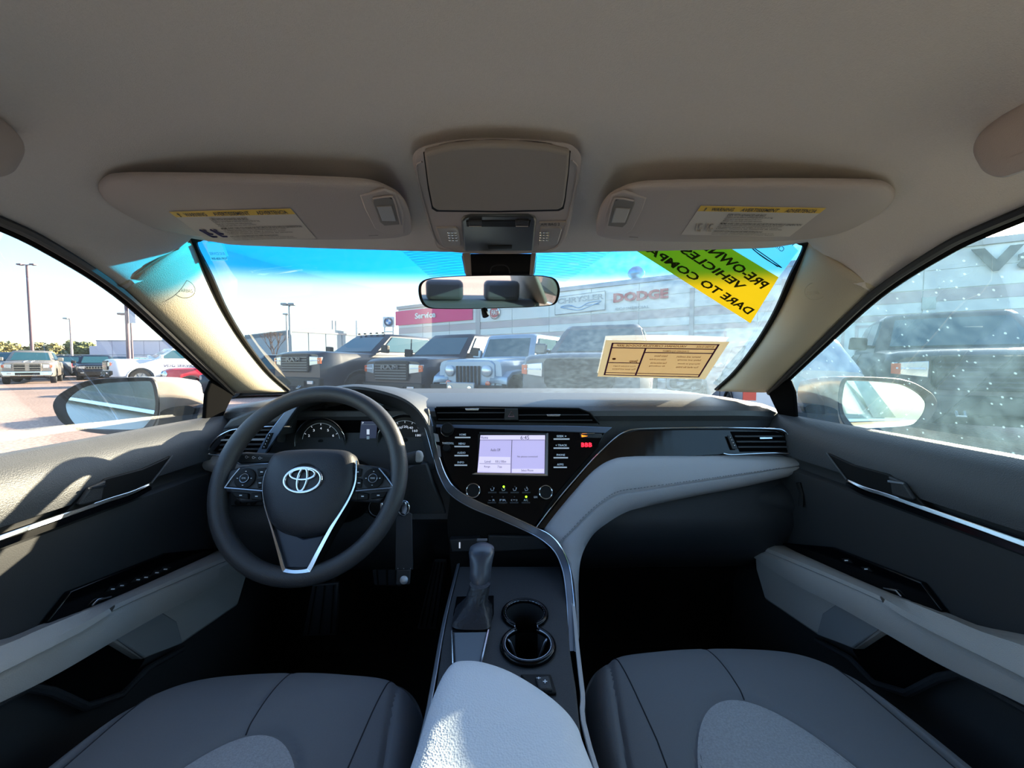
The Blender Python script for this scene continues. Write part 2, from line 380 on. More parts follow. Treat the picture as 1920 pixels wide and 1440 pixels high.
for s, side in ((1, 'right'), (-1, 'left')):
    M_ = (lambda pts: [V(p) for p in pts]) if s > 0 else mir
    # A pillar trim
    e = resample(cr([E[2] + (E[1] - E[2]) * .12] + E[2:], 6), 26); wl = resample(cr(W_[:6], 6), 26)
    rows = []
    for a, b in zip(wl, e):
        row = []
        for k in range(11):
            t = k / 10; p = a.lerp(b, t); d = (CAM + V((0, .1, -.05)) - p).normalized()
            bul = math.sin(math.pi * min(1, t * 1.0)) ** .7
            row.append(p + d * .028 * bul)
        rows.append(row)
    rows = [M_(r) for r in rows]
    o = loft('trim_1' if s > 0 else 'trim_2', rows, PIL, solid=.006)
    tagit(o, 'pale grained windscreen pillar cover on the %s side' % side, None, kind='structure')
    tr = o
    # seam of the pillar cover + airbag roundel
    cpx = (1527, 541) if s > 0 else (339, 542)
    cx = 1537
    c0 = P(cx, 541, y=.70)
    ax = V((.019, .004, 0)); ay = V((0, .008, .019))
    dd = (CAM - c0).normalized()
    best = min((p for r in rows for p in r), key=lambda p: (p - (c0 if s > 0 else mir([c0])[0])).cross(p - CAM).length if False else ((p - CAM).normalized() - ((c0 if s > 0 else mir([c0])[0]) - CAM).normalized()).length)
    nrm = (CAM - best).normalized(); sx, uy = frame_at(nrm)
    cc = best + nrm * .004
    tube('airbag_ring', ell(cc, sx * .016, uy * .016, 28), .0006, PIL, tr, seg=6, closed=True)
    rt = sx if sx.x > 0 else -sx
    if uy.z < 0: uy = -uy
    text('airbag_lettering', 'SRS AIRBAG', [cc - rt * .012 + uy * .000, cc + rt * .012, cc + rt * .012 - uy * .006, cc - rt * .012 - uy * .006], PIL, tr, thick=.0006)
    # door-frame rubber seal and outer black frame
    el = M_(cr(Eline, 6)); ctr = V((0, .3, CAM.z))
    tube('trim_3' if s > 0 else 'trim_4', [p + V((s * .003, 0, -.002)) for p in el], .0065, RUB, seg=8)
    tagit(bpy.data.objects['trim_3' if s > 0 else 'trim_4'], 'black rubber door seal along the %s window opening' % side, None, kind='structure')
    tube('trim_5' if s > 0 else 'trim_6', [p + V((s * .014, .004, -.003)) for p in el], .008, BLKM, seg=8)
    tagit(bpy.data.objects['trim_5' if s > 0 else 'trim_6'], 'black outer frame of the %s door window' % side, None, kind='structure')
    # frit / black edge of the windscreen along the pillar
    wl2 = cr([PP(1420, 452, wp0, wn), PP(1490, 452, wp0, wn), PP(1510, 455, wp0, wn), PP(1517, 466, wp0, wn)] + W_[1:6], 6)
    wl2 = M_(wl2); ctr = V((0, 1.0, CAM.z + .05))
    inn = [p + (ctr - p).normalized() * .010 for p in wl2]
    o = strip('trim_7' if s > 0 else 'trim_8', [p - (ctr - p).normalized() * .012 for p in wl2], inn, (0, .003, .004), BLK)
    tagit(o, 'black border printed on the windscreen edge beside the %s pillar' % side, None, kind='structure')

# windscreen
rows = []
wl = resample(cr(W_, 6), 18)
top = wl[0] + (wl[0] - wl[1]) * .6; wl = [top] + wl
for k, p in enumerate(wl):
    row = []
    for j in range(25):
        t = -1 + 2 * j / 24; row.append(V((p.x * 1.015 * t, p.y + .012 + .08 * (1 - t * t), p.z + .006)))
    rows.append(row)
o = loft('window_1', rows, GW); tagit(o, 'windscreen with a blue shade band, dust film thickened into glare haze in the sunlit half', None, kind='structure')
WROWS = rows
def wglass(u, v, off=0.0):
    """point on the curved windscreen seen at that spot, lifted inwards"""
    d = ray(u, v); lo_, hi = .3, 2.5
    def f(t):
        p = CAM + d * t; k = 0
        # y of glass at that height and x
        hs = wl
        for a, b in zip(hs, hs[1:]):
            if a.z >= p.z - .006 >= b.z or b is hs[-1] or (a is hs[0] and p.z - .006 > a.z):
                q = (p.z - .006 - a.z) / (b.z - a.z); yy = a.y + (b.y - a.y) * q; xx = a.x + (b.x - a.x) * q; break
        tt = p.x / (xx * 1.015); return p.y - (yy + .012 + .08 * (1 - min(1, tt * tt)))
    for _ in range(50):
        m_ = (lo_ + hi) / 2
        if f(m_) < 0: lo_ = m_
        else: hi = m_
    return CAM + d * (lo_ - off)
# dotted sun band round the mirror mount
md = bpy.data.materials.new('dotted_frit'); md.use_nodes = True; n = md.node_tree; n.nodes.clear()
o1 = n.nodes.new('ShaderNodeOutputMaterial'); tr_ = n.nodes.new('ShaderNodeBsdfTransparent'); df_ = n.nodes.new('ShaderNodeBsdfDiffuse'); df_.inputs[0].default_value = (.01, .01, .012, 1)
mi_ = n.nodes.new('ShaderNodeMixShader'); tcx = n.nodes.new('ShaderNodeTexCoord'); vo = n.nodes.new('ShaderNodeTexVoronoi'); vo.inputs['Scale'].default_value = 420; vo.inputs['Randomness'].default_value = 0
ltx = n.nodes.new('ShaderNodeMath'); ltx.operation = 'LESS_THAN'; ltx.inputs[1].default_value = .36
n.links.new(tcx.outputs['Object'], vo.inputs['Vector']); n.links.new(vo.outputs['Distance'], ltx.inputs[0]); n.links.new(ltx.outputs[0], mi_.inputs[0])
n.links.new(tr_.outputs[0], mi_.inputs[1]); n.links.new(df_.outputs[0], mi_.inputs[2]); n.links.new(mi_.outputs[0], o1.inputs[0])
rws = []
for k in range(9):
    t = k / 8; v = 440 + (528 - 440) * t; a = 720 + (815 - 720) * t; b = 1195 + (1060 - 1195) * t
    rws.append([wglass(a + (b - a) * j / 16, v, .004) for j in range(17)])
loft('trim_9', rws, md); tagit(bpy.data.objects['trim_9'], 'dotted shade print on the windscreen around the mirror mount', None, kind='structure')

# side windows and doors -------------------------------------------------------------
def door(s):
    side = 'right' if s > 0 else 'left'
    M_ = (lambda pts: [V(p) for p in pts]) if s > 0 else mir
    root = thing('door_1' if s > 0 else 'door_2', 'dark %s front door with pale grey armrest and chrome strip' % side, None, M_([V((.7, .5, .3))])[0], kind='structure')
    Z = CAM.z
    # glass
    rows = []
    for p in cr(Eline, 4):
        q = V((.715, p.y + .02, Z - .15)); rows.append(M_([p.lerp(q, k / 5) + V((.022 + .012 * math.sin(math.pi * k / 5), 0, 0)) for k in range(6)]))
    o = loft('window_2' if s > 0 else 'window_3', rows, GR_ if s > 0 else GL_)
    tagit(o, ('passenger side window, dusty and speckled' if s > 0 else 'clean driver side window'), None, kind='structure')
    # inner panel: profile of the belt pad, recess, mid panel, lower panel
    prof = [(.728, -.16), (.724, -.134), (.712, -.126), (.695, -.128), (.676, -.142), (.661, -.165), (.655, -.195), (.657, -.213)]
    prof2 = [(.657, -.213), (.672, -.216), (.676, -.226), (.674, -.238), (.66, -.244), (.66, -.27), (.668, -.33), (.672, -.42), (.672, -.60), (.655, -.66), (.65, -.95), (.74, -.96), (.74, -.16)]
    ys = [1.16, 1.08, 1.0, .93, .85, .75, .6, .45, .3, .1, -.2, -.6]
    def prow(pr, y):
        k = max(0, (y - .9) / .26)
        return M_([V((x + .045 * k * k * (1 if x < .7 else 0), y, Z + z - (.0 if z > -.3 else 0) + .0 * k)) for x, z in pr])
    loft('belt_pad', [prow(prof, y) for y in cr([V((0, y, 0)) for y in ys], 2) for y in [y.y]], DK2, root)
    loft('door_panel', [prow(prof2, y) for y in ys], DKS, root)
    off = V((-.006 * s, 0, 0))
    px = lambda pts, x: M_([P(u, v, x=x) for u, v in pts])
    # black recess with lever
    slab('handle_recess', px([(1549, 849), (1600, 872), (1664, 889), (1700, 915), (1735, 950), (1655, 926), (1587, 899)], .652), (.012 * s, 0, 0), BLK, root, bevel=.002)
    tube('recess_edge', px([(1549, 849), (1587, 899)], .650), .0018, DK2, root)
    hl = slab('door_handle', px([(1664, 893), (1692, 905), (1712, 935), (1706, 937), (1672, 927), (1668, 905)], .645), (.007 * s, 0, 0), DK, root, bevel=.002)
    slab('handle_tip', px([(1664, 900), (1694, 905), (1694, 908), (1664, 904)], .6435), (.002 * s, 0, 0), CHROME, hl)
    # chrome strip
    a = px([(1586, 897), (1620, 912), (1660, 924), (1735, 950), (1820, 979), (1920, 1014), (2100, 1075), (2500, 1210)], .652)
    b = px([(1586, 901), (1620, 919), (1660, 932), (1735, 959), (1820, 989), (1920, 1026), (2100, 1090), (2500, 1230)], .650)
    strip('chrome_strip', cr(a, 4), cr(b, 4), (.006 * s, 0, 0), CHROME, root, bevel=.001)
    strip('gloss_line', [p + V((0, 0, -.008)) for p in cr(a, 4)], [p + V((0, 0, -.0095)) for p in cr(b, 4)], (.006 * s, 0, 0), GLOSS, root)
    # armrest
    A = [(1436, 1013), (1460, 1021), (1642, 1103), (1767, 1149), (1833, 1176), (1920, 1194), (2100, 1235), (2500, 1330)]
    B = [(1416, 1026), (1480, 1052), (1642, 1122), (1700, 1158), (1810, 1215), (1920, 1271), (2100, 1370), (2500, 1580)]
    C = [(1414, 1046), (1480, 1090), (1567, 1135), (1647, 1180), (1762, 1246), (1920, 1322), (2100, 1420), (2500, 1640)]
    rA = resample(cr([P(u, v, x=.665) for u, v in A], 5), 40); rB = resample(cr([P(u, v, x=.612) for u, v in B], 5), 40); rC = resample(cr([P(u, v, x=.610) for u, v in C], 5), 40)
    rows = []
    for i in range(40):
        a_, b_, c_ = rA[i], rB[i], rC[i]
        m1 = a_.lerp(b_, .55) + V((-.002, 0, .010)); m2 = a_.lerp(b_, .85) + V((-.004, 0, .006))
        rows.append(M_([a_ + V((.008, 0, 0)), a_ + V((0, 0, .003)), m1, m2, b_, b_ + V((.002, 0, -.002)), b_.lerp(c_, .2) + V((-.003, 0, 0)), b_.lerp(c_, .8) + V((-.002, 0, 0)), c_, c_ + V((.01, .0, -.004)), c_ + V((.06, 0, -.006))]))
    loft('armrest', rows, GREYD, root)
    # raised cushion on top of the armrest
    cA = resample(cr([P(u, v, x=.645) for u, v in [(1640, 1106), (1767, 1152), (1833, 1179), (1920, 1198), (2100, 1240), (2500, 1340)]], 5), 24)
    cB = resample(cr([P(u, v, x=.600) for u, v in [(1655, 1124), (1700, 1153), (1810, 1208), (1920, 1262), (2100, 1360), (2500, 1570)]], 5), 24)
    rows = []
    for i in range(24):
        k = min(1, i / 3) ** .5; a_, b_ = cA[i], cB[i]
        rows.append(M_([a_ + V((.02, 0, -.006)), a_, a_.lerp(b_, .5) + V((0, 0, .012 * k)), b_ + V((.004, 0, .003 * k)), b_ + V((.001, 0, -.006)), b_ + V((.015, 0, -.012))]))
    loft('armrest_cushion', rows, GREYD, root, cap=True)
    # pale panel under the front of the armrest
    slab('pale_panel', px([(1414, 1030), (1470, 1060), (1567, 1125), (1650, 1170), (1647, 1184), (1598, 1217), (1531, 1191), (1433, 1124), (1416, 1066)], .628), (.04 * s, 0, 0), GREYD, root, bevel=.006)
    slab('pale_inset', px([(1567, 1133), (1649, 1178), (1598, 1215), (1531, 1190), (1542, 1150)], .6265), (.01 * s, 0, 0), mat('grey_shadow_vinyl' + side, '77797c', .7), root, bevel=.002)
    # switch panel
    sp = slab('switch_panel', px([(1458, 1017), (1558, 1026), (1647, 1061), (1727, 1092), (1767, 1146), (1762, 1150), (1647, 1107), (1527, 1054)], .658), (.01 * s, 0, 0), GLOSS, root, bevel=.002)
    sws = [(1585, 1052), (1622, 1068)] if s > 0 else [(1652, 1090), (1636, 1084), (1608, 1074), (1594, 1070), (1560, 1056), (1575, 1062)]
    for u, v in sws:
        q = px([(u - 9, v - 5), (u + 4, v - 5), (u + 12, v + 4), (u - 3, v + 2)], .655)
        k_ = slab('window_switch', q, (.004 * s, 0, 0), BLK, sp, bevel=.001)
        slab('switch_mark', px([(u - 2, v - 2), (u + 4, v - 2), (u + 5, v), (u - 1, v)], .6545), (.0006 * s, 0, 0), WHITE, sp)
    tube('pull_highlight', px([(1657, 1102), (1680, 1108), (1690, 1118)], .655), .0015, CHROME, root)
    # bottle pocket and map pocket
    slab('bottle_pocket', px([(1650, 1182), (1767, 1249), (1740, 1280), (1691, 1292), (1629, 1270), (1596, 1217)], .650), (.01 * s, 0, 0), BLKM, root, bevel=.003)
    tube('pocket_edge', px([(1531, 1200), (1596, 1236), (1640, 1282), (1700, 1300), (1760, 1270), (1800, 1262), (1920, 1330), (2050, 1400)], .648), .006, DK, root)
    # corner sail panel by the pillar foot
    slab('sail_panel', px([(1440, 738), (1478, 712), (1487, 735), (1491, 790), (1462, 786)], .70), (.01 * s, 0, 0), BLKM, root, bevel=.003)
    # outer skin
    sk = [(.75, -.16), (.86, -.20), (.89, -.32), (.885, -.5), (.86, -.75), (.80, -.92)]
    oo = loft('wall_right' if s > 0 else 'wall_left', [M_([V((x, y, Z + z)) for x, z in sk]) for y in (1.15, .6, 0, -.8, -1.8, -2.8)], CREAM)
    tagit(oo, 'champagne painted outer skin of the car on the %s side' % side, None, kind='structure')
    oo = loft('trim_10' if s > 0 else 'trim_11', [M_([V((.735, y, Z - .15)), V((.76, y, Z - .145)), V((.765, y, Z - .155))]) for y in (1.1, .6, 0, -.8, -1.8)], CHROME)
    tagit(oo, 'bright sill moulding under the %s door glass' % side, None, kind='structure')
    return root
door(1); door(-1)

# floor, toe board
o = box('floor', (0, .2, .14), (1.5, 2.6, .03), CARPET); tagit(o, 'black carpeted cabin floor', None, kind='structure')
o = box('wall_front', (0, 1.30, .5), (1.6, .03, .86), CARPET); tagit(o, 'black carpeted toe board under the dashboard', None, kind='structure')

for s in (1, -1):
    o = box('trim_14' if s > 0 else 'trim_15', (s * .735, 1.20, .55), (.02, .24, .9), CARPET); tagit(o, 'black kick panel at the %s end of the toe board' % ('passenger' if s > 0 else 'driver'), None, kind='structure')
# rear of the cabin: pillars, parcel shelf, rear bench
for s in (1, -1):
    nm = 'passenger' if s > 0 else 'driver'
    o = loft('trim_16' if s > 0 else 'trim_17', [[V((s * x, y, z)) for x, y, z in ((.52, -.33, 1.30), (.545, -.42, 1.30), (.545, -.50, 1.30))], [V((s * x, y, z)) for x, y, z in ((.66, -.28, .98), (.69, -.40, .98), (.69, -.50, .98))], [V((s * x, y, z)) for x, y, z in ((.67, -.26, .2), (.70, -.40, .2), (.70, -.52, .2))]], PLG, solid=.02)
    tagit(o, 'grey door pillar behind the %s seat' % nm, None, kind='structure')
    o = loft('trim_18' if s > 0 else 'trim_19', [[V((s * x, y, z)) for x, y, z in ((.50, -1.0, 1.27), (.45, -1.35, 1.24))], [V((s * x, y, z)) for x, y, z in ((.68, -1.2, 1.0), (.60, -1.75, .98))]], PLG, solid=.03)
    tagit(o, 'grey rear roof pillar behind the %s side' % nm, None, kind='structure')
box('trim_20', (0, -1.55, .96), (1.3, .5, .03), DK); tagit(bpy.data.objects['trim_20'], 'dark parcel shelf behind the rear bench', None, kind='structure')
rb_ = thing('rear_bench', 'grey cloth rear bench seat behind the front seats', 'car seat', (0, -1.1, .3))
slab('backrest', [V((-.64, -1.05, .5)), V((.64, -1.05, .5)), V((.62, -1.28, 1.0)), V((-.62, -1.28, 1.0))], (0, -.1, 0), SEAT, rb_, bevel=.03, seg=3)
slab('cushion', [V((-.64, -.55, .52)), V((.64, -.55, .52)), V((.64, -1.1, .48)), V((-.64, -1.1, .48))], (0, 0, -.16), SEAT, rb_, bevel=.04, seg=3)
for x in (-.38, 0, .38): box('headrest', (x, -1.30, 1.06), (.24, .09, .13), SEAT, rb_, bevel=.03, seg=3)

PRIV = glass('privacy_glass', '4c6468', refl=.10, dust=0)
for s in (1, -1):
    o = loft('window_4' if s > 0 else 'window_5', [[V((s * .60, -.52, 1.31)), V((s * .60, -1.0, 1.30)), V((s * .58, -1.3, 1.26))], [V((s * .735, -.52, .98)), V((s * .735, -1.0, .98)), V((s * .72, -1.7, .98))]], PRIV)
    tagit(o, 'tinted rear door window on the %s side' % ('passenger' if s > 0 else 'driver'), None, kind='structure')
Z = CAM.z
# ------------------------------------------------------------------ dashboard
sA = P(938, 797, y=.93); sB = P(938, 985, y=.84); sdir = (sB - sA); SN = V((1, 0, 0)).cross(sdir).normalized()
if SN.dot(CAM - sA) < 0: SN = -SN
def S(u, v, off=0.0): return PP(u, v, sA + SN * off, SN)        # the fascia plane, lifted towards the cabin
def SQ(u0, v0, u1, v1, off=0): return [S(u0, v0, off), S(u1, v0, off), S(u1, v1, off), S(u0, v1, off)]
def Sp(pts, off=0): return [S(u, v, off) for u, v in pts]
dash = thing('dashboard', 'dark dashboard with pale grey padded wing sweeping across the passenger side', 'dashboard', (0, 1.1, Z - .5))
# main body: profile swept across the car
top = [(1.62, -.10), (1.40, -.095), (1.2, -.094), (1.02, -.097), (.968, -.104), (.952, -.114), (.949, -.126), (.958, -.140)]
low = [(.958, -.140), (.958, -.16), (.905, -.27), (.865, -.345), (.862, -.375), (.89, -.44), (.98, -.52), (1.2, -.56), (1.3, -.56)]
def endc(x):
    k = max(0, (abs(x) - .56) / .15); return k
xs = [-.71 + 1.42 * i / 40 for i in range(41)]
rows = []
for x in xs:
    k = endc(x); rows.append([V((x, y + .05 * k * k, Z + z - .012 * k * k)) for y, z in top])
loft('dash_top', rows, DK2, dash)
rows = []
for x in xs:
    k = endc(x)
    cut_ = 1 if -.20 < x < .13 else 0
    rows.append([V((x, y + .04 * k * k + (.05 if (cut_ and z < -.36) else 0), Z + z)) for y, z in low])
loft('dash_lower', rows, DK, dash)
# glove box bulge under the wing
rows = []
for i in range(14):
    t = i / 13; u = 1175 + (1497 - 1175) * t
    a = P(u, 940 - 25 * t, y=.885); a.y = .885
    r = []
    for k in range(9):
        an = R(-70 + 150 * k / 8); r.append(V((a.x, .955 - .075 * math.cos(an), Z - .325 - .05 * math.sin(an) - (1 - t) * .01)))
    rows.append(r)
loft('glove_box', rows, DK, dash, cap=True)
tube('glove_box_gap', [P(u, v, y=.872) for u, v in [(1185, 990), (1215, 991), (1250, 989)]], .0012, SATIN, dash)
# gap ring at the far right end of the glove box
tube('end_seal', [S(1497, 905, .02), S(1503, 925, .015), S(1502, 950, .01)], .005, BLK, dash)
# centre vents (in the upper edge)
def UP(u, v, off=0.0): return P(u, v, y=.947 - off)
slab('vent_recess', [UP(u, v, .002) for u, v in [(814, 765), (1085, 767), (1104, 774), (1122, 794), (820, 790)]], (0, .01, 0), BLKM, dash, bevel=.002)
tube('vent_rim', [UP(u, v, .004) for u, v in [(818, 764), (900, 763), (1085, 766), (1106, 774), (1124, 795)]], .0022, BLK, dash, closed=False)
for a, b, yy in ((820, 946, 774), (822, 946, 786), (973, 1104, 778), (973, 1110, 788)):
    box('vent_slat', UP((a + b) / 2, yy, .006), ((UP(b, yy) - UP(a, yy)).x, .006, .0025), DK, dash, bevel=.0008)
for a, yy in ((885, 768), (1038, 779)):
    slab('vent_tab', [UP(a - 13, yy - 2, .010), UP(a + 13, yy - 2, .010), UP(a + 12, yy + 2, .010), UP(a - 12, yy + 2, .010)], (0, .004, 0), CHROME, dash, bevel=.001)
hz = slab('hazard_button', [UP(u, v, .010) for u, v in [(947, 766), (971, 766), (972, 788), (945, 788)]], (0, .01, 0), DK, dash, bevel=.0015)
tri = [UP(958.5, 771, .0115), UP(964, 781, .0115), UP(953, 781, .0115)]
tube('hazard_triangle', tri, .0007, mat('pale_red', 'e0a0a8', .5), hz, seg=5, closed=True)
# strip of satin metal across the fascia top
def stripS(name, a, b, m, parent, off, th=.004, n=4, **k):
    A_ = cr(Sp(a, off), n); B_ = cr(Sp(b, off), n)
    return strip(name, A_, B_, -SN * th, m, parent, **k)
stripS('satin_band', [(818, 796), (900, 797), (1050, 798), (1148, 801)], [(818, 803), (900, 806), (1050, 809), (1135, 812)], BLUES, dash, .010, bevel=.001)
# dark figured trim on the passenger side
tp = [(1163, 815), (1200, 806), (1300, 804), (1455, 806), (1475, 812), (1496, 848), (1380, 850), (1290, 855), (1190, 855), (1140, 866), (1090, 905), (1022, 990), (1008, 990), (1060, 925), (1110, 865)]
slab('figured_trim', Sp(tp, .010), -SN * .012, WOOD, dash, smooth=False)
# chrome line round it
ch = cr(Sp([(1003, 992), (1040, 943), (1080, 896), (1117, 855), (1150, 824), (1172, 810), (1200, 804), (1290, 802), (1380, 802), (1450, 804), (1468, 807), (1480, 818), (1493, 838), (1498, 846)], .016), 5)
rad = [.0018 + .0016 * min(1, i / 30) for i in range(len(ch))]
tube('chrome_line', ch, rad, CHROME, dash, flat=.6)
tube('chrome_foot', cr(Sp([(1497, 846), (1492, 850), (1450, 849), (1400, 851), (1370, 852), (1356, 850)], .016), 4), .0026, CHROME, dash, flat=.6)
# passenger vent
slab('vent_recess', Sp([(1370, 809), (1452, 809), (1464, 812), (1484, 843), (1480, 846), (1388, 847)], .0115), -SN * .003, BLKM, dash)
for k, v in enumerate((818, 828, 838)):
    a = 1378 + 3 * k; b = 1466 + 6 * k
    slab('vent_slat', Sp([(a, v - 1.6), (b, v - 1.6), (b + 2, v + 1.6), (a + 1, v + 1.6)], .016), -SN * .004, DK, dash, bevel=.0006)
slab('vent_tab', Sp([(1425, 820), (1448, 820), (1448, 822.5), (1425, 823)], .020), -SN * .003, CHROME, dash)
vw = slab('vent_wheel', Sp([(1364, 816), (1373, 818), (1384, 842), (1374, 842)], .017), -SN * .004, DK, dash, bevel=.001)
for k in range(4):
    lathe('wheel_stud', S(1369 + 2.6 * k, 820 + 5.2 * k, .018), SN, [(.0011, -.001), (.0011, .0012), (.0004, .0016)], CHROME, vw, seg=8)
# padded wing
Aw = [(1506, 858, .905), (1400, 854, .895), (1292, 856, .885), (1187, 858, .875), (1146, 865, .87), (1111, 887, .862), (1073, 928, .85), (1032, 974, .835), (1019, 998, .825), (1046, 1022, .80), (1061, 1047, .77), (1073, 1086, .73), (1079, 1150, .66), (1079, 1225, .585)]
Bw = [(1508, 872, .885), (1408, 889, .862), (1292, 907, .845), (1204, 921, .835), (1160, 928, .83), (1131, 944, .822), (1102, 967, .815), (1073, 997, .805), (1052, 1021, .792), (1064, 1048, .77), (1072, 1072, .745), (1080, 1100, .715), (1083, 1150, .66), (1083, 1225, .585)]
Cw = [(1506, 889, .898), (1400, 913, .872), (1292, 934, .855), (1204, 953, .843), (1172, 963, .838), (1140, 982, .828), (1115, 1002, .815), (1099, 1026, .80), (1090, 1050, .78), (1085, 1080, .75), (1083, 1105, .72), (1082, 1130, .69), (1082.5, 1170, .645), (1083, 1230, .583)]
f_ = lambda L: resample(cr([P(u, v, y=y) for u, v, y in L], 6), 70)
def par(L): return cr([P(u, v, y=y) for u, v, y in L], 6)
ra, rb, rc = par(Aw), par(Bw), par(Cw); rows = []
for a, b, c in zip(ra, rb, rc):
    out = V((.0, -.006, .002)); back = V((.012, .05, -.004))
    rows.append([a + back * .8, a + V((0, .006, 0)), a.lerp(b, .08) + out * .6, a.lerp(b, .35) + out, a.lerp(b, .7) + out, a.lerp(b, .93) + out * .5, b + V((0, .0015, 0)), b.lerp(c, .07) + out * .5, b.lerp(c, .35) + out * 1.2, b.lerp(c, .7) + out, c + V((0, .004, 0)), c + back])
wg = loft('padded_wing', rows, GREYV, dash, cap=True)
# stitches along the seam
for i in range(3, 9 * 6, 1):
    p, q = rb[i], rb[i + 1]
    for k in (.15, .65):
        a = p.lerp(q, k) + V((0, -.0075, .0055)); b = p.lerp(q, k + .28) + V((0, -.0075, .0055))
stv = []
for i in range(3, 9 * 6 - 1):
    p, q = rb[i], rb[i + 1]; n_ = max(1, int((q - p).length / .006))
    for k in range(n_):
        a = p.lerp(q, (k + .1) / n_); b = p.lerp(q, (k + .7) / n_)
        a2 = a.lerp(ra[i], .10) + V((0, -.0062, .002)); b2 = b.lerp(ra[i], .10) + V((0, -.0062, .002))
        stv.append(tube_vf([a2, b2], .0005, 4))
vs, fs = join_vf(stv); mesh('stitching', vs, fs, DK, wg, kind='stuff')

# left end of the dash: small pad, vent, satin blade
DL = lambda u, v, off=0.0: P(u, v, y=.90 - off)
slab('left_pad', [DL(u, v, .0) for u, v in [(412, 806), (430, 785), (470, 768), (520, 758), (562, 752), (545, 772), (530, 795), (480, 800), (432, 806)]], (0, .04, -.01), DK2, dash, bevel=.008, seg=3)
slab('vent_recess', [DL(u, v, .012) for u, v in [(400, 846), (432, 808), (525, 798), (500, 850)]], (0, .01, 0), BLKM, dash)
for k in range(5):
    v = 806 + k * 9
    slab('vent_slat', [DL(418 - k * 2, v, .018), DL(520 - 5 * k, v - 2, .018), DL(518 - 5 * k, v + 2, .018), DL(417 - k * 2, v + 3, .018)], (0, .006, 0), DK if k != 2 else GREYV, dash, bevel=.0008)
tube('chrome_line', cr([DL(u, v, .02) for u, v in [(545, 800), (500, 800), (450, 804), (428, 809), (405, 823), (390, 843), (392, 851), (410, 853), (480, 852)]], 4), .0038, CHROME, dash, flat=.6)
slab('satin_blade', [DL(u, v, .024) for u, v in [(566, 752), (548, 777), (522, 815), (497, 850), (480, 850), (500, 815), (535, 770), (550, 760)]], (0, .008, 0), BLUES, dash, bevel=.0015)
tw = slab('thumb_wheel', [DL(u, v, .027) for u, v in [(504, 812), (511, 812), (498, 842), (490, 842)]], (0, .005, 0), BLK, dash)
for k in range(5): lathe('wheel_stud', DL(506 - 2.6 * k, 816 + 5.5 * k, .028), (0, -1, 0), [(.0011, -.001), (.0011, .0012), (.0004, .0016)], CHROME, tw, seg=8)
rows = []
for u, v, r in [(376, 872, .004), (386, 868, .016), (405, 868, .022), (450, 866, .022), (520, 866, .02)]:
    c = DL(u, v, -.002); rows.append([c + V((0, -r * math.cos(2 * math.pi * k / 14), r * math.sin(2 * math.pi * k / 14))) for k in range(14)])
loft('left_padding', rows, GREYV, dash, closed=True, cap=True)
# lower driver panel edges, glimpsed buttons below the spoke
slab('lower_panel', [DL(u, v, .03) for u, v in [(800, 868), (812, 905), (838, 965), (700, 965), (560, 950), (430, 950), (430, 905), (700, 905), (780, 868)]], (0, .02, 0), DK, dash, bevel=.004)
for u in (446, 458, 474): lathe('round_button', DL(u, 942, .034), (0, -1, 0), [(.006, -.002), (.006, .002), (.004, .003)], BLK, dash, seg=12)

# ------------------------------------------------------------------ instrument cluster
CL = lambda u, v, off=0.0: P(u, v, y=.955 - off)
cl = thing('instrument_cluster', 'dark instrument binnacle with two round gauges behind the steering wheel', 'gauge cluster', (-.35, .95, Z - .2))
rows = []
hood_f = [(520, 830), (530, 790), (565, 758), (610, 740), (665, 733), (715, 741), (760, 757), (790, 783), (808, 820), (814, 880)]
hood_b = [(540, 830), (548, 795), (580, 768), (620, 752), (665, 748), (705, 754), (742, 770), (768, 793), (782, 825), (786, 880)]
f = cr([P(u, v, y=.880) for u, v in hood_f], 5); g = cr([P(u, v, y=.985) for u, v in hood_b], 5)
fo = [p + V((0, .0, .010)) for p in f]
rows = []
for a, b, c in zip(f, g, fo):
    o_ = V((0, 0, 0))
    bb = V((c.x, 1.10, c.z - .012)); rows.append([b, a + V((0, .004, 0)), a + V((0, -.002, .004)), c, c + V((0, .02, .004)), bb])
loft('hood', rows, DK2, cl)
slab('cluster_face', [CL(u, v) for u, v in [(535, 880), (540, 800), (580, 770), (665, 755), (745, 772), (786, 810), (800, 880)]], (0, .01, 0), BLKM, cl)
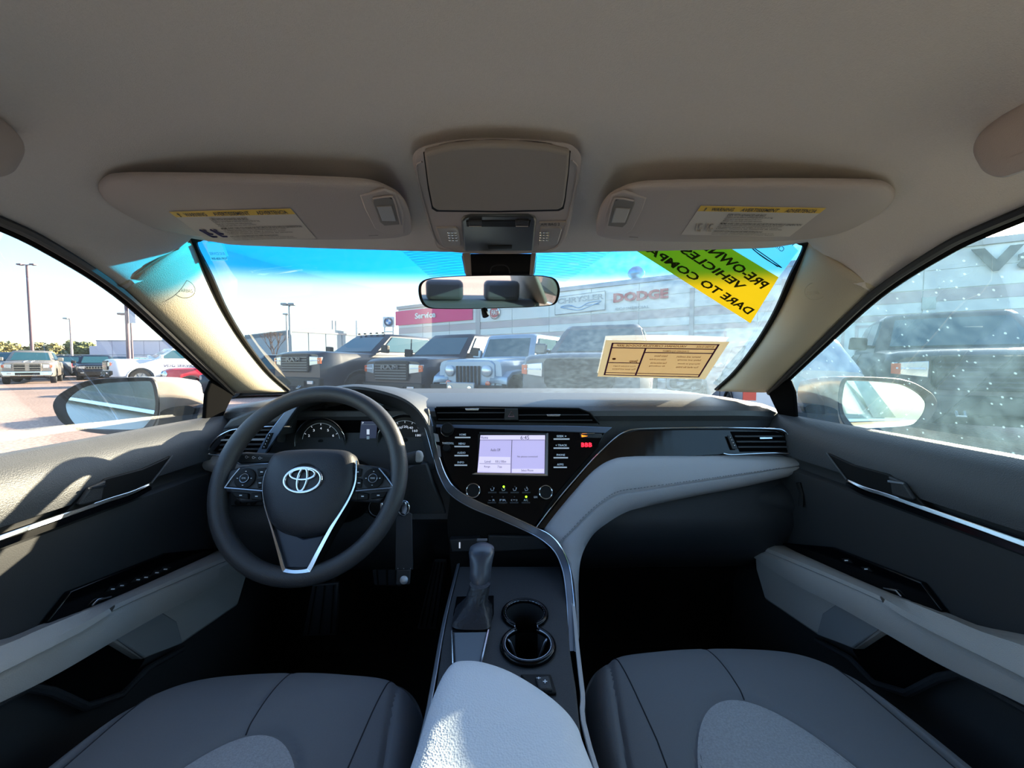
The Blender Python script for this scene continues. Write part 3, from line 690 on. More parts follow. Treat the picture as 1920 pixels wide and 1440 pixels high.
def dial(u, v, r_px, name, nums, angs, needle, parent=cl):
    c = CL(u, v, .004); r = r_px * .955 / F
    face = lathe('dial', c, (0, -1, 0), [(r * 1.25, 0), (r * 1.25, .008), (r * 1.17, .006), (r * 1.1, .001), (0.0001, .001)], DISP, cl, seg=40, cap=False)
    tube('bezel', ell(c + V((0, -.009, 0)), (r * 1.25, 0, 0), (0, 0, r * 1.25), 40), .0013, CHROME, face, seg=6, closed=True)
    tube('scale_arc', ell(c + V((0, -.0022, 0)), (r * .94, 0, 0), (0, 0, r * .94), 40, R(angs[0]), R(angs[1]), full=False), .0007, WHITE, face, seg=4)
    N = len(nums)
    for i, s in enumerate(nums):
        a = R(angs[0] + (angs[1] - angs[0]) * i / (N - 1)); d = V((math.cos(a), 0, math.sin(a)))
        tube('tick', [c + d * r * .84 + V((0, -.002, 0)), c + d * r * .95 + V((0, -.002, 0))], .0006, LAMPW, face, seg=4)
        k = c + d * r * (.68 if len(s) == 1 else .66) + V((0, -.002, 0)); h = .0028; w_ = h * .75 * len(s)
        if s: text('numeral', s, [k + V((-w_, 0, h)), k + V((w_, 0, h)), k + V((w_, 0, -h)), k + V((-w_, 0, -h))], LAMPW, face, bold=.01)
    a = R(needle); d = V((math.cos(a), 0, math.sin(a)))
    tube('needle', [c + V((0, -.004, 0)) - d * r * .1, c + V((0, -.004, 0)) + d * r * .8], [.0012, .0005], LAMPW, face, seg=5)
    lathe('needle_hub', c, (0, -1, 0), [(r * .14, .001), (r * .14, .005), (r * .08, .006)], BLK, face, seg=16)
    return face, c, r
d1, c1, r1 = dial(603, 828, 37, 'rev', ['0', '1', '2', '3', '4', '5', '6', '7', '8'], (215, -35), 200)
lathe('warning_lamp', c1 + V((.016, -.002, -.006)), (0, -1, 0), [(.0025, 0), (.0025, .0008)], REDL, d1, seg=10)
d2, c2, r2 = dial(760, 826, 40, 'speed', ['0', '20', '40', '60', '80', '100', '120', '140', '160', '180', '200', '220', '240'], (225, -45), 222)
lathe('warning_lamp', c2 + V((.016, -.002, .000)), (0, -1, 0), [(.0025, 0), (.0025, .0008)], ORL, d2, seg=10)
lc = slab('trip_display', [CL(u, v, .006) for u, v in [(677, 790), (707, 790), (703, 848), (672, 847)]], (0, .004, 0), mat('lcd_dark', '30364a', .3, emit='323a50', es=.35), cl, bevel=.0005)
tube('display_line', [CL(677, 796, .007), CL(706, 796, .007)], .0004, WHITE, lc, seg=4); tube('display_line', [CL(673, 839, .007), CL(704, 839, .007)], .0004, WHITE, lc, seg=4)
text('odometer', '84943', [CL(680, 841, .007), CL(700, 841, .007), CL(700, 846, .007), CL(680, 846, .007)], LAMPW, lc)
text('gear_sign', 'P', [CL(679, 791, .007), CL(682, 791, .007), CL(682, 795, .007), CL(679, 795, .007)], LAMPW, lc)
for dx, dv, w_, h_ in ((690, 811, 5, 6), (690, 823, 5, 5)): slab('car_icon', [CL(dx - w_ / 2, dv - h_, .007), CL(dx + w_ / 2, dv - h_, .007), CL(dx + w_ / 2, dv + h_ * .6, .007), CL(dx - w_ / 2, dv + h_ * .6, .007)], (0, .001, 0), LAMPW if dv < 815 else WHITE, lc)
lathe('light_sensor', CL(610, 762, .0), (0, -1, -.3), [(.006, 0), (.006, .003), (.003, .004)], BLK, cl, seg=14)

# ------------------------------------------------------------------ centre stack
st = thing('center_stack', 'gloss black centre control panel with lit screen and climate knobs', 'infotainment unit', S(958, 880, 0))
slab('stack_panel', Sp([(816, 800), (900, 803), (1135, 811), (1122, 838), (1080, 884), (1040, 930), (1001, 990), (950, 966), (895, 943), (866, 924), (846, 900), (834, 870), (822, 830)], .012), -SN * .02, GLOSS, st, bevel=.002)
stripS('satin_side', [(783, 768), (792, 790), (800, 815), (812, 855), (822, 890), (842, 924), (880, 948), (936, 972), (992, 996), (1020, 1010), (1042, 1030), (1057, 1062), (1064, 1100), (1067, 1150), (1066, 1225)],
       [(803, 766), (806, 790), (812, 815), (822, 855), (834, 890), (852, 917), (888, 938), (942, 960), (1003, 988), (1032, 1002), (1053, 1024), (1068, 1060), (1074, 1100), (1078, 1150), (1078, 1225)], BRZ, st, .022) if False else None
# the sweeping smoked-metal strip, each point at its own depth
ya = [.925, .922, .915, .90, .885, .866, .850, .838, .822, .80, .778, .745, .705, .655, .58]
yl = [(781, 770), (792, 790), (801, 815), (812, 855), (824, 893), (843, 925), (880, 950), (936, 973), (990, 997), (1018, 1013), (1040, 1034), (1054, 1066), (1060, 1100), (1064, 1150), (1065, 1222)]
yr = [(803, 766), (807, 790), (813, 815), (823, 855), (836, 890), (854, 915), (888, 936), (942, 960), (1003, 988), (1032, 1003), (1052, 1026), (1067, 1062), (1073, 1100), (1077, 1150), (1078, 1222)]
La = cr([P(u, v, y=y - .012) for (u, v), y in zip(yl, ya)], 5); Lb = cr([P(u, v, y=y - .012) for (u, v), y in zip(yr, ya)], 5)
strip('sweep_trim', La, Lb, (0, .02, -.006), BRZ, st, bevel=.0015)
tube('sweep_edge', [p + V((0, -.001, 0)) for p in La], .0012, SATIN, st, seg=6)
tube('sweep_edge', [p + V((0, -.001, 0)) for p in Lb], .0012, CHROME, st, seg=6)
slab('satin_cap', Sp([(781, 768), (803, 765), (812, 798), (800, 812), (790, 790)], .02), -SN * .006, BLUES, st, bevel=.001)
slab('pale_tab', Sp([(813, 812), (821, 814), (824, 828), (816, 828)], .016), -SN * .003, GREYV, st)
slab('satin_tab', Sp([(817, 833), (825, 836), (827, 856), (822, 858)], .016), -SN * .003, SATIN, st)
# screen
scn = slab('screen', SQ(896, 814, 1024, 888, .015), -SN * .003, BLK, st)
slab('pane', Sp([(901, 816), (1022, 816), (1021, 888), (895, 886)], .0155), -SN * .0012, SCRB, scn)
slab('pane', Sp([(901, 816), (1022, 816), (1022, 824), (900, 824)], .016), -SN * .0008, SCRP, scn)
slab('pane', Sp([(899, 856), (957, 857), (957, 886), (895, 884)], .016), -SN * .0008, SCRP, scn)
slab('pane', Sp([(960, 879), (1020, 879), (1020, 886), (960, 886)], .016), -SN * .0008, SCRP, scn)
tube('pane_line', Sp([(960, 825), (958, 887)], .0165), .0006, SCRD, scn, seg=4)
tube('pane_line', Sp([(899, 869), (957, 870)], .0165), .0004, SCRD, scn, seg=4); tube('pane_line', Sp([(900, 825), (1021, 825)], .0165), .0004, SCRD, scn, seg=4)
for s_, q in (('Home', (902, 817.5, 915, 823)), ('6:45', (976, 817, 992, 824)), ('Audio Off', (920, 841, 938, 846)), ('Level', (909, 863, 920, 867.5)), ('8.8 L/100km', (929, 863, 949, 867.5)), ('Range', (908, 873, 919, 877.5)), ('7 km', (933, 873, 941, 877.5)),
              ('No phone connected', (970, 854.5, 1008, 858.5)), ('Select Phone', (977, 879.8, 1000, 884))):
    text('screen_lettering', s_, SQ(*q, .0168), SCRD, scn)
slab('screen_frame', Sp([(1024, 812), (1028, 812), (1027, 892), (1022, 889)], .018), -SN * .004, SATIN, scn)
slab('screen_frame', Sp([(885, 889), (893, 886), (1022, 889), (1028, 892), (1020, 892), (890, 889.5)], .018), -SN * .004, CHROME, scn)
slab('screen_frame', Sp([(899, 810), (1026, 812), (1024, 815), (899, 813)], .018), -SN * .004, DK, scn)
for sd, us in ((0, [(853, 882, 820, 'HOME'), (852, 880, 837, 'MENU'), (852, 878, 854, 'AUDIO'), (852, 876, 872, 'INFO')]), (1, [(1038, 1068, 823, 'SEEK >'), (1038, 1067, 840, '< TRACK'), (1038, 1065, 858, 'PHONE'), (1038, 1063, 876, 'APPS')])):
    for a, b, v, s_ in us:
        bt = slab('menu_button', Sp([(a - 1, v - 9), (b + 1, v - 9), (b, v + 3), (a, v + 3)], .0135), -SN * .002, GLOSS, st)
        slab('button_bar', Sp([(a, v - 1), (b, v - 1), (b, v + 1.4), (a, v + 1.4)], .0148), -SN * .0015, BARM, bt)
        w_ = len(s_) * 3.1; mu = (a + b) / 2
        text('lettering', s_, SQ(mu - w_ / 2, v - 7, mu + w_ / 2, v - 3.2, .0142), WHITE, bt, bold=.02)
def knob(u, v, rp, h=.016, arc=True):
    c = S(u, v, .012); r = rp * .88 / F
    k = lathe('knob', c, SN, [(r * 1.0, 0), (r * .97, h * .8), (r * .85, h), (0.0001, h)], BLK, st, seg=28, cap=False)
    if arc:
        s_, u_ = frame_at(SN); tube('chrome_arc', ell(c + SN * .002, s_ * r * 1.12, u_ * r * 1.12, 22, R(-100), R(100) , full=False) if u < 860 else ell(c + SN * h, s_ * r * .98, u_ * r * .98, 24), .0011, CHROME, k, seg=6, closed=u >= 860)
    return k
knob(840, 806, 12); knob(838, 841, 7.5, .01, False); knob(888, 921, 12.5); knob(1022, 924, 12)
text('lettering', 'TUNE/SCROLL', SQ(829, 829, 851, 833, .0142), WHITE, st, bold=.02)
text('lettering', 'OFF', SQ(864, 926, 874, 930, .0142), WHITE, st)
text('lettering', 'REAR', SQ(1001, 930, 1008, 934, .0142), WHITE, st)
for i, u in enumerate((923, 944, 965, 987)):
    for r_, v in enumerate((923, 942)):
        u2 = u + (-1 if r_ else 0)
        b_ = slab('climate_button', SQ(u2 - 8, v - 1, u2 + 8, v + 2, .0145), -SN * .002, DK, st, bevel=.0005)
        if r_ == 0:
            tube('icon', Sp([(u2 - 3, v - 7), (u2 - 2, v - 3), (u2 + 2, v - 3.5), (u2 + 3, v - 7)], .0135), .0006, WHITE, b_, seg=4)
            lathe('icon', S(u2 + 3 - 2 * (i % 2), v - 8, .013), SN, [(.0012, 0), (.0012, .0006)], WHITE, b_, seg=8)
        elif i < 3: text('icon', ('~ R', 'FR', '(=)')[i], SQ(u2 - 6, v - 6, u2 + 6, v - 2.5, .0135), WHITE, b_)
        else: text('lettering', 'A/C', SQ(u2 - 4, v - 6.5, u2 + 4, v - 2.5, .0135), WHITE, b_)
        lit = (r_ == 0 and i == 1) or (r_ == 1 and i == 3)
        lathe('indicator', S(u2 + .5, v - 10.5, .0135), SN, [(.0022 if lit else .0014, 0), (.0022 if lit else .0014, .001)], GRL if lit else DK, b_, seg=10)
sl = slab('indicator_slot', Sp([(1087, 812), (1128, 813), (1130, 817), (1127, 821), (1089, 820)], .0138), -SN * .002, DK, st)
tube('slot_bar', Sp([(1091, 812.5), (1115, 812.7)], .015), .0008, CHROME, sl, seg=5)
slab('lamp_icon', Sp([(1090, 815), (1093, 816), (1102, 817.5), (1094, 819), (1091, 819.5)], .0145), -SN * .0008, ORL, sl)
for u in (1093, 1100, 1107): text('passenger_lamp', 'B', SQ(u - 3, 830, u + 3, 838, .0145), REDL, st, bold=.03)
# shadowed bay below the stack with a power outlet
rows = []
slab('bay_wall', [P(u, v, y=.86) for u, v in [(845, 925), (1000, 1000), (1045, 1040), (1060, 1110), (850, 1110), (838, 980)]], (0, .02, 0), BLK, st)
pt = slab('power_outlet', [P(u, v, y=.84) for u, v in [(842, 1012), (900, 1010), (900, 1034), (846, 1036)]], (0, .02, 0), DK, st, bevel=.003)
slab('outlet_mark', [P(u, v, y=.838) for u, v in [(860.5, 1017), (863, 1017), (863, 1028), (860.5, 1028)]], (0, .001, 0), LAMPW, pt)
slab('bay_lip', [P(u, v, y=.845) for u, v in [(915, 1004), (1010, 1006), (1030, 1030), (916, 1036)]], (0, .01, 0), DK, st, bevel=.003)
# ------------------------------------------------------------------ steering wheel
wc = P(582, 896, y=.735); TL = R(25)
WN = V((0, -math.cos(TL), math.sin(TL))); WU = V((0, math.sin(TL), math.cos(TL))); WX = V((1, 0, 0))
def Wp(u, v, off=0.0): return PP(u, v, wc + WN * off, WN)
def z4(x, y): return 360 + .2987 * x, 700 + .2987 * y
def WZ(pts, off=0): return [Wp(*z4(x, y), off) for x, y in pts]
sw = thing('steering_wheel', 'black three-spoke steering wheel with chrome oval emblem', 'steering wheel', wc)
Rr = .1645
circ = ell(wc, WX * Rr, WU * Rr * 1.02, 72)
tube('rim', circ, .0162, WHEELM, sw, seg=18, closed=True, up=WN)
# column behind
lathe('column_shroud', wc - WN * .03, -WN, [(.045, 0), (.055, .02), (.07, .10), (.075, .2)], BLK, sw, seg=20)
# airbag cover, domed
hub = [(455, 735), (462, 640), (500, 535), (560, 492), (700, 478), (880, 478), (985, 492), (1022, 540), (1030, 640), (1012, 740), (960, 850), (905, 935), (850, 995), (770, 1022), (690, 1028), (610, 1015), (545, 985), (495, 925), (472, 830)]
ho = cr(WZ(hub, .006), 4, closed=True)
cc_ = sum(ho, V((0, 0, 0))) / len(ho); rows = []
for f_, h_ in [(0, -.02), (0, 0), (.02, .006), (.06, .011), (.15, .016), (.3, .0195), (.5, .022), (.75, .0235), (.97, .024)]:
    rows.append([p.lerp(cc_, f_) + WN * h_ for p in ho])
hb = loft('airbag_cover', rows, HUBM, sw, closed=True, cap=True)
# emblem: three interlocking ovals
ec = Wp(*z4(695, 665), .031); kx = .2987 * .70 / F
def oval(cx, cy, rx, ry, r=.0022):
    c = Wp(*z4(cx, cy), .031); return tube('emblem', ell(c, WX * rx * kx * 1.06, WU * ry * kx * 1.06, 36), r, CHROME, hb, seg=8, closed=True, flat=.7, up=WN)
lathe('emblem_well', Wp(*z4(695, 665), .027), WN, [(.0285, 0), (.0285, .0015), (.0001, .0016)], BLK, hb, seg=36, cap=False).scale = (1, 1, 1)
oval(695, 667, 108, 73, .0026); oval(693, 665, 28, 68, .0022); oval(695, 632, 74, 32, .0022)
# spokes
def spoke(name, pts, m, off=.0, th=.02, **k): return slab(name, WZ(pts, off), -WN * th, m, sw, **k)
for sgn in (0, 1):
    fx = (lambda x: x) if sgn == 0 else (lambda x: 1474 - x)
    spoke('spoke', [(fx(x), y) for x, y in [(150, 760), (170, 660), (225, 610), (300, 585), (500, 560), (520, 800), (440, 800), (300, 810), (230, 740)]], HUBM, .004, .022, bevel=.004)
    pod = spoke('button_pod', [(fx(x), y) for x, y in [(208, 716), (250, 655), (300, 596), (355, 578), (490, 562), (470, 640), (445, 735), (340, 728)]], DK, .012, .01, bevel=.003)
    tube('pod_edge', WZ([(fx(x), y) for x, y in [(205, 718), (330, 728), (445, 738)]], .014), .0014, SATIN, pod, seg=6)
    tube('pod_edge', WZ([(fx(x), y) for x, y in [(207, 716), (250, 655), (300, 596)]], .014), .0014, SATIN, pod, seg=6)
    c = Wp(*z4(fx(335), 660), .013)
    dp = lathe('direction_pad', c, WN, [(.0185, 0), (.0185, .002), (.016, .003), (.008, .0022), (.0075, .004), (.0001, .0042)], BLK, sw, seg=28, cap=False)
    tube('pad_ring', ell(c + WN * .004, WX * .0078, WU * .0078, 20), .0006, SATIN, dp, seg=5, closed=True)
    for a in range(4):
        d = WX * math.cos(a * math.pi / 2) + WU * math.sin(a * math.pi / 2); q = c + d * .0125 + WN * .0035
        slab('pad_mark', [q - WX * .0012 - WU * .0005, q + WX * .0012 - WU * .0005, q + WX * .0012 + WU * .0005, q - WX * .0012 + WU * .0005], -WN * .0006, WHITE, dp)
    text('lettering', 'OK' if not sgn else 'MODE', [c - WX * .004 + WU * .0014 + WN * .0046, c + WX * .004 + WU * .0014 + WN * .0046, c + WX * .004 - WU * .0014 + WN * .0046, c - WX * .004 - WU * .0014 + WN * .0046], WHITE, dp)
    for k, pts in enumerate(([(405, 598), (470, 590), (455, 640), (415, 648)], [(405, 662), (448, 655), (440, 715), (412, 720)],
                             [(245, 742), (352, 752), (352, 790), (270, 778)], [(368, 752), (438, 745), (440, 798), (370, 792)])):
        b_ = spoke('spoke_button', [(fx(x), y) for x, y in pts], BLK, .014 if k < 2 else .009, .006, bevel=.0015)
        mx = sum(fx(x) for x, y in pts) / 4; my = sum(y for x, y in pts) / 4
        slab('button_mark', WZ([(mx - 8, my - 3), (mx + 8, my - 3), (mx + 8, my + 3), (mx - 8, my + 3)], (.0145 if k < 2 else .0095)), -WN * .0006, WHITE, b_)
spoke('lower_spoke', [(470, 780), (560, 1245), (745, 1260), (1010, 780)], BLK, .000, .02)
spoke('lower_insert', [(520, 960), (560, 1180), (590, 1222), (715, 1225), (740, 1210), (830, 1015), (700, 1040)], mat('blue_grey_plastic', '2c3342', .45), .0062, .006, bevel=.002)
# chrome blade around the hub
vo_ = cr(WZ([(478, 575), (452, 640), (440, 720), (452, 830), (490, 960), (535, 1130), (562, 1232), (580, 1250), (650, 1258), (728, 1250), (748, 1235), (800, 1130), (890, 960), (985, 800), (1025, 700), (1034, 620), (1034, 545)], .0155), 5)
vi_ = cr(WZ([(484, 578), (460, 642), (448, 722), (462, 828), (500, 950), (555, 1125), (580, 1212), (600, 1228), (650, 1234), (712, 1228), (728, 1212), (780, 1115), (872, 950), (970, 798), (1014, 697), (1024, 620), (1026, 548)], .014), 5)
strip('chrome_blade', vo_, vi_, -WN * .008, CHROME, sw, bevel=.0012)

# ------------------------------------------------------------------ stalks, ignition key, hanging tag
lv = thing('indicator_stalk', 'black light stalk with white symbols left of the wheel hub', 'stalk', P(500, 858, y=.78))
st_pts = [P(u, v, y=.775) for u, v in [(441, 856), (449, 849), (515, 853), (530, 860), (520, 868), (450, 871), (440, 864)]]
slab('lever', st_pts, (0, .02, -.002), DK, lv, bevel=.004, seg=3)
tube('lever_edge', [P(u, v, y=.772) for u, v in [(440, 866), (450, 871), (480, 870), (515, 869)]], .0012, SATIN, lv, seg=5)
for u, k in ((462, 0), (475, 1), (487, 2)):
    c = P(u, 857 + k, y=.7735)
    tube('symbol', ell(c, (.0022, 0, 0), (0, 0, .0022), 10), .0004, WHITE, lv, seg=4, closed=True)
    tube('symbol', [c + V((.003, 0, 0)), c + V((.005, 0, 0))], .0004, WHITE, lv, seg=4)
rv = thing('wiper_stalk', 'short black wiper stalk right of the wheel rim', 'stalk', P(770, 860, y=.80))
rows = []
for u, v, r in [(735, 862, .010), (760, 861, .012), (776, 859, .014), (788, 858, .014), (792, 858, .010), (793, 858, .002)]:
    c = P(u, v, y=.80); rows.append([c + V((0, -r * .8 * math.cos(a * math.pi / 6), r * math.sin(a * math.pi / 6))) for a in range(12)])
loft('lever', rows, DK, rv, closed=True, cap=True)
slab('lever_cap', [P(u, v, y=.785) for u, v in [(779, 846), (790, 847), (793, 857), (790, 868), (778, 868)]], (0, .012, 0), GREYV, rv, bevel=.004)
ky = thing('ignition_key', 'metal key standing in the ignition lock by the wheel rim', 'key', P(708, 952, y=.82))
lathe('ignition_lock', P(708, 952, y=.82), (0, -1, .1), [(.022, -.02), (.022, 0), (.018, .004), (.0001, .005)], BLK, ky, seg=24, cap=False)
slab('key_bow', [P(u, v, y=.79) for u, v in [(712, 944), (716, 943), (720, 952), (719, 962), (713, 964)]], (.002, .02, 0), CHROME, ky, bevel=.001)
tube('lock_ring', ell(P(708, 952, y=.812), (.018, 0, 0), (0, 0, .018), 26), .0008, SATIN, ky, seg=5, closed=True)
hs = thing('hanging_tag', 'dark strap with round stud hanging on a ring beside the wheel', 'key tag', P(757, 950, y=.77))
TG = lambda u, v, y=.775: P(u, v, y=y)
tube('ring', ell(TG(757, 953), (.011, 0, 0), (0, .003, .014), 26), .0014, CHROME, hs, seg=8, closed=True)
slab('snap_hook', [TG(u, v, .77) for u, v in [(753, 940), (761, 942), (764, 955), (760, 966), (753, 962)]], (0, .004, 0), CHROME, hs, bevel=.0012)
slab('strap', [TG(u, v) for u, v in [(742, 968), (757, 956), (772, 964), (774, 1068), (741, 1069)]], (0, .004, -.001), TAGG, hs, bevel=.001)
slab('tag_end', [TG(u, v, .772) for u, v in [(743, 1069), (770, 1068), (768, 1096), (742, 1097)]], (0, .005, -.001), TAGG, hs, bevel=.002)
lathe('stud', TG(758, 1087, .771), (0, -1, .3), [(.0085, 0), (.008, .003), (.004, .004)], SATIN, hs, seg=18)
for u in (746, 757, 770): lathe('rivet', TG(u, 1066, .773), (0, -1, .2), [(.0012, 0), (.0008, .001)], SATIN, hs, seg=8)

# ------------------------------------------------------------------ pedals
def pedal(name, label, pts, y, n_rib, m=DK):
    t = thing(name, label, 'pedal', P(*pts[0], y=y))
    pl = slab('pad', [P(u, v, y=y) for u, v in pts], (0, .015, -.004), m, t, bevel=.004)
    a, b, c, d = [P(u, v, y=y - .003) for u, v in pts[:4]]
    for k in range(n_rib):
        f = (k + .5) / n_rib; p = a.lerp(b, f); q = d.lerp(c, f)
        tube('rib', [p.lerp(q, .05), p.lerp(q, .95)], .0022, BLK, pl, seg=6)
    tube('arm', [a.lerp(c, .5) + V((0, .015, 0)), a.lerp(b, .5) + V((0, .12, .06)), a.lerp(b, .5) + V((0, .2, .2))], .009, BLK, t)
    return t
pedal('accelerator_pedal', 'long ribbed black accelerator pedal beside the console', [(814, 1048), (838, 1048), (823, 1182), (782, 1180)], 1.0, 4)
pedal('brake_pedal', 'wide black brake pedal below the steering column', [(696, 1054), (752, 1054), (752, 1100), (700, 1098)], .98, 3)
fr_ = pedal('foot_rest', 'dark ribbed rest plate low in the footwell', [(585, 1096), (634, 1092), (630, 1192), (566, 1194)], .95, 3)

# ------------------------------------------------------------------ centre console
KZ = -.415
def K(u, v, dz=0.0): return P(u, v, z=KZ + dz)
co = thing('center_console', 'dark console between the seats with cup holders and pale padded lid', 'console', (0, .5, .17))
topo = [K(u, v) for u, v in [(862, 1062), (1050, 1062), (1062, 1120), (1068, 1215), (1080, 1290), (1092, 1400)]] + [V((.105, .2, Z + KZ)), V((-.085, .2, Z + KZ)), K(800, 1400), K(818, 1290), K(830, 1200), K(842, 1140)]
ct = slab('console_top', topo, (0, 0, -.05), DK, co, bevel=.002)
cu1 = K(984, 1152); cu2 = K(990, 1212)
r1x = (K(1027, 1152) - K(941, 1152)).x / 2; r2x = (K(1041, 1212) - K(940, 1212)).x / 2
def cyl(c, r, d=.1): return lathe_vf(c + V((0, 0, .01)), (0, 0, -1), [(r, 0), (r * .94, d)], 40)
neck = box_vf((cu1 + cu2) / 2, (r1x * .92, (cu1 - cu2).length, .12))
cut(ct, [cyl(cu1, r1x * .88, .062), cyl(cu2, r2x * .88, .062), neck])
ct.data.polygons.foreach_set('use_smooth', [False] * len(ct.data.polygons))
for c, r in ((cu1, r1x), (cu2, r2x)):
    w_ = lathe('cup_well', c, (0, 0, -1), [(r * .9, .003), (r * .84, .07), (.0001, .071)], BLKM, co, seg=40, cap=False)
def arc3(c, r, a0, a1, dz, n=28): return ell(c + V((0, 0, dz)), (r, 0, 0), (0, r, 0), n, R(a0), R(a1), full=False)
tube('cup_ring', arc3(cu1, r1x * .93, -62, 242, .002), .0042, GLOSS, co, seg=10)
tube('cup_ring', arc3(cu2, r2x * .93, 118, 422, .002), .0048, GLOSS, co, seg=10)
tube('ring_line', arc3(cu1, r1x * .86, -55, 235, .004), .0009, SATIN, co, seg=6)
tube('ring_line', arc3(cu2, r2x * .86, 125, 415, .005), .0010, SATIN, co, seg=6)
tube('ring_line', arc3(cu1, r1x * .99, 40, 140, .003), .0018, CHROME, co, seg=6)
for s_ in (-1, 1):
    a = cu1 + V((s_ * r1x * .47, -r1x * .78, .004)); b = cu2 + V((s_ * r1x * .47, r2x * .78, .004)); tube('ring_line', [a, b], .001, SATIN, co, seg=6)
    ag = R(20 if s_ > 0 else 160)
    p = cu2 + V((s_ * r2x * .62, r2x * .25, -.01)); slab('cup_gripper', [p + V((0, -.002, .012)), p + V((s_ * .005, .008, .012)), p + V((-s_ * .001, .012, -.018)), p + V((-s_ * .012, -.004, -.018)), ], (s_ * .004, 0, .0), SATIN, co, bevel=.001)
# side walls of the tunnel, down to the floor
lft = [K(u, v, -.002) for u, v in [(862, 1058), (842, 1140), (830, 1200), (815, 1290), (790, 1410)]] + [V((-.1, .15, Z + KZ - .002))]
rgt = [K(u, v, -.002) for u, v in [(1056, 1062), (1070, 1120), (1079, 1215), (1088, 1300), (1100, 1400)]] + [V((.115, .15, Z + KZ - .002))]
for s_, L_ in ((-1, lft), (1, rgt)):
    L2 = cr(L_, 4)
    loft('tunnel_side', [[p, p + V((s_ * .004, 0, -.02)), p + V((s_ * .012, 0, -.2)), V((p.x + s_ * .015, p.y, .16))] for p in L2], BLK, co, solid=.003)
    strip('side_rail', [p + V((0, 0, .003)) for p in L2], [p + V((s_ * .006, 0, .001)) for p in L2], (0, 0, -.006), SATIN if s_ < 0 else GREYV, co, bevel=.001)
# shifter bay
slab('shifter_bay', [K(u, v, .002) for u, v in [(856, 1118), (926, 1116), (926, 1150), (916, 1182), (848, 1182), (850, 1150)]], (0, 0, -.006), GLOSS, co, bevel=.001)
slab('storage_door', [K(u, v, .004) for u, v in [(850, 1185), (914, 1184), (900, 1245), (853, 1245)]], (0, 0, -.006), mat('blue_grey_lid', '5a6470', .45), co, bevel=.002)
tube('bright_strip', [K(847, 1183, .005), K(849, 1245, .005)], .0013, CHROME, co, seg=6)
tube('bright_strip', [K(916, 1182, .005), K(902, 1246, .005)], .0020, CHROME, co, seg=6)
for u in (872, 876): lathe('blue_lamp', K(u, 1124, .004), (0, 0, 1), [(.0012, 0), (.0012, .0008)], BLL, co, seg=8)
sb = slab('switch_block', [K(u, v, .004) for u, v in [(975, 1263), (1033, 1263), (1044, 1298), (1000, 1300)]], (0, 0, -.006), BLK, co, bevel=.002)
slab('drive_switch', [K(u, v, .008) for u, v in [(1003, 1268), (1030, 1266), (1036, 1292), (1012, 1292)]], (0, 0, -.006), DK, sb, bevel=.002)
for q in ((1006, 1269, 1014, 1273), (1018, 1274, 1026, 1281)): text('switch_symbol', '+', [K(q[0], q[1], .0086), K(q[2], q[1], .0086), K(q[2], q[3], .0086), K(q[0], q[3], .0086)], WHITE, sb, bold=.02)
# padded lid
lpx = [(870, 1238), (905, 1241), (955, 1258), (1010, 1290), (1055, 1325), (1083, 1360), (1098, 1400)]
lp2 = [(848, 1243), (832, 1262), (820, 1285), (806, 1320), (792, 1365), (778, 1410)]
LZ = -.372
out = [P(u, v, z=LZ) for u, v in lpx] + [V((.088, .31, Z + LZ)), V((.098, .22, Z + LZ)), V((.106, .12, Z + LZ)), V((.11, .02, Z + LZ)), V((.07, -.05, Z + LZ)), V((-.07, -.05, Z + LZ)), V((-.11, .02, Z + LZ)), V((-.106, .12, Z + LZ)), V((-.100, .22, Z + LZ)), V((-.092, .31, Z + LZ))] + [P(u, v, z=LZ) for u, v in lp2[::-1]]
ol = cr(out, 5, closed=True)
pillow('padded_lid', ol, [(0, -.045), (-.004, -.02), (0, -.006), (.015, .001), (.04, .005), (.1, .009), (.25, .012), (.5, .013), (.8, .013), (.97, .013)], LIDM, co)
# gear lever
gl_ = thing('gear_lever', 'dark gear lever with leather boot on the console', 'gear lever', K(885, 1160))
base = [K(u, v, .004) for u, v in [(849, 1176), (852, 1150), (858, 1136), (880, 1128), (905, 1126), (922, 1140), (922, 1160), (916, 1178), (885, 1181)]]
bo = cr(base, 4, closed=True); tc_ = P(900, 1094, y=K(885, 1150).y + .012)
rows = []
random.seed(5)
for t, w_ in ((0, 1), (.12, .93), (.3, .7), (.5, .5), (.7, .40), (.85, .38), (.93, .42), (1, .36)):
    r_ = []
    for i, p in enumerate(bo):
        c0_ = sum(bo, V((0, 0, 0))) / len(bo); c = c0_.lerp(tc_, t); d = (p - c0_) * w_
        if t > .4: d = d.normalized() * (.016 + .004 * w_)
        d *= 1 + .08 * math.sin(i * 1.3 + t * 7) * math.sin(math.pi * t)
        r_.append(c + d)
    rows.append(r_)
loft('boot', rows, mat('black_leather', '22242a', .45, bump=('n', 160, .5, .003)), gl_, closed=True, cap=True)
tube('boot_seam', [rows[k][20] + V((0, -.002, 0)) for k in range(8)], .001, BLK, gl_, seg=5)
kx0 = P(900, 1090, y=.605); kt = P(904, 1022, y=.640)
rows = []
for t, a, b in ((0, .013, .012), (.1, .0165, .014), (.35, .017, .015), (.6, .0185, .018), (.8, .021, .022), (.92, .020, .021), (.98, .014, .015), (1.0, .004, .004)):
    c = kx0.lerp(kt, t) + V((0, -.004 * math.sin(t * 3), 0)); rows.append([c + V((a * math.cos(2 * math.pi * k / 20), b * math.sin(2 * math.pi * k / 20), 0)) for k in range(20)])
loft('knob', rows, mat('knob_plastic', '3c404a', .35), gl_, closed=True, cap=True)
slab('release_button', [P(u, v, y=.622) for u, v in [(893, 1014), (914, 1014), (912, 1017), (895, 1017)]], (0, .01, 0), DK, gl_, bevel=.002)

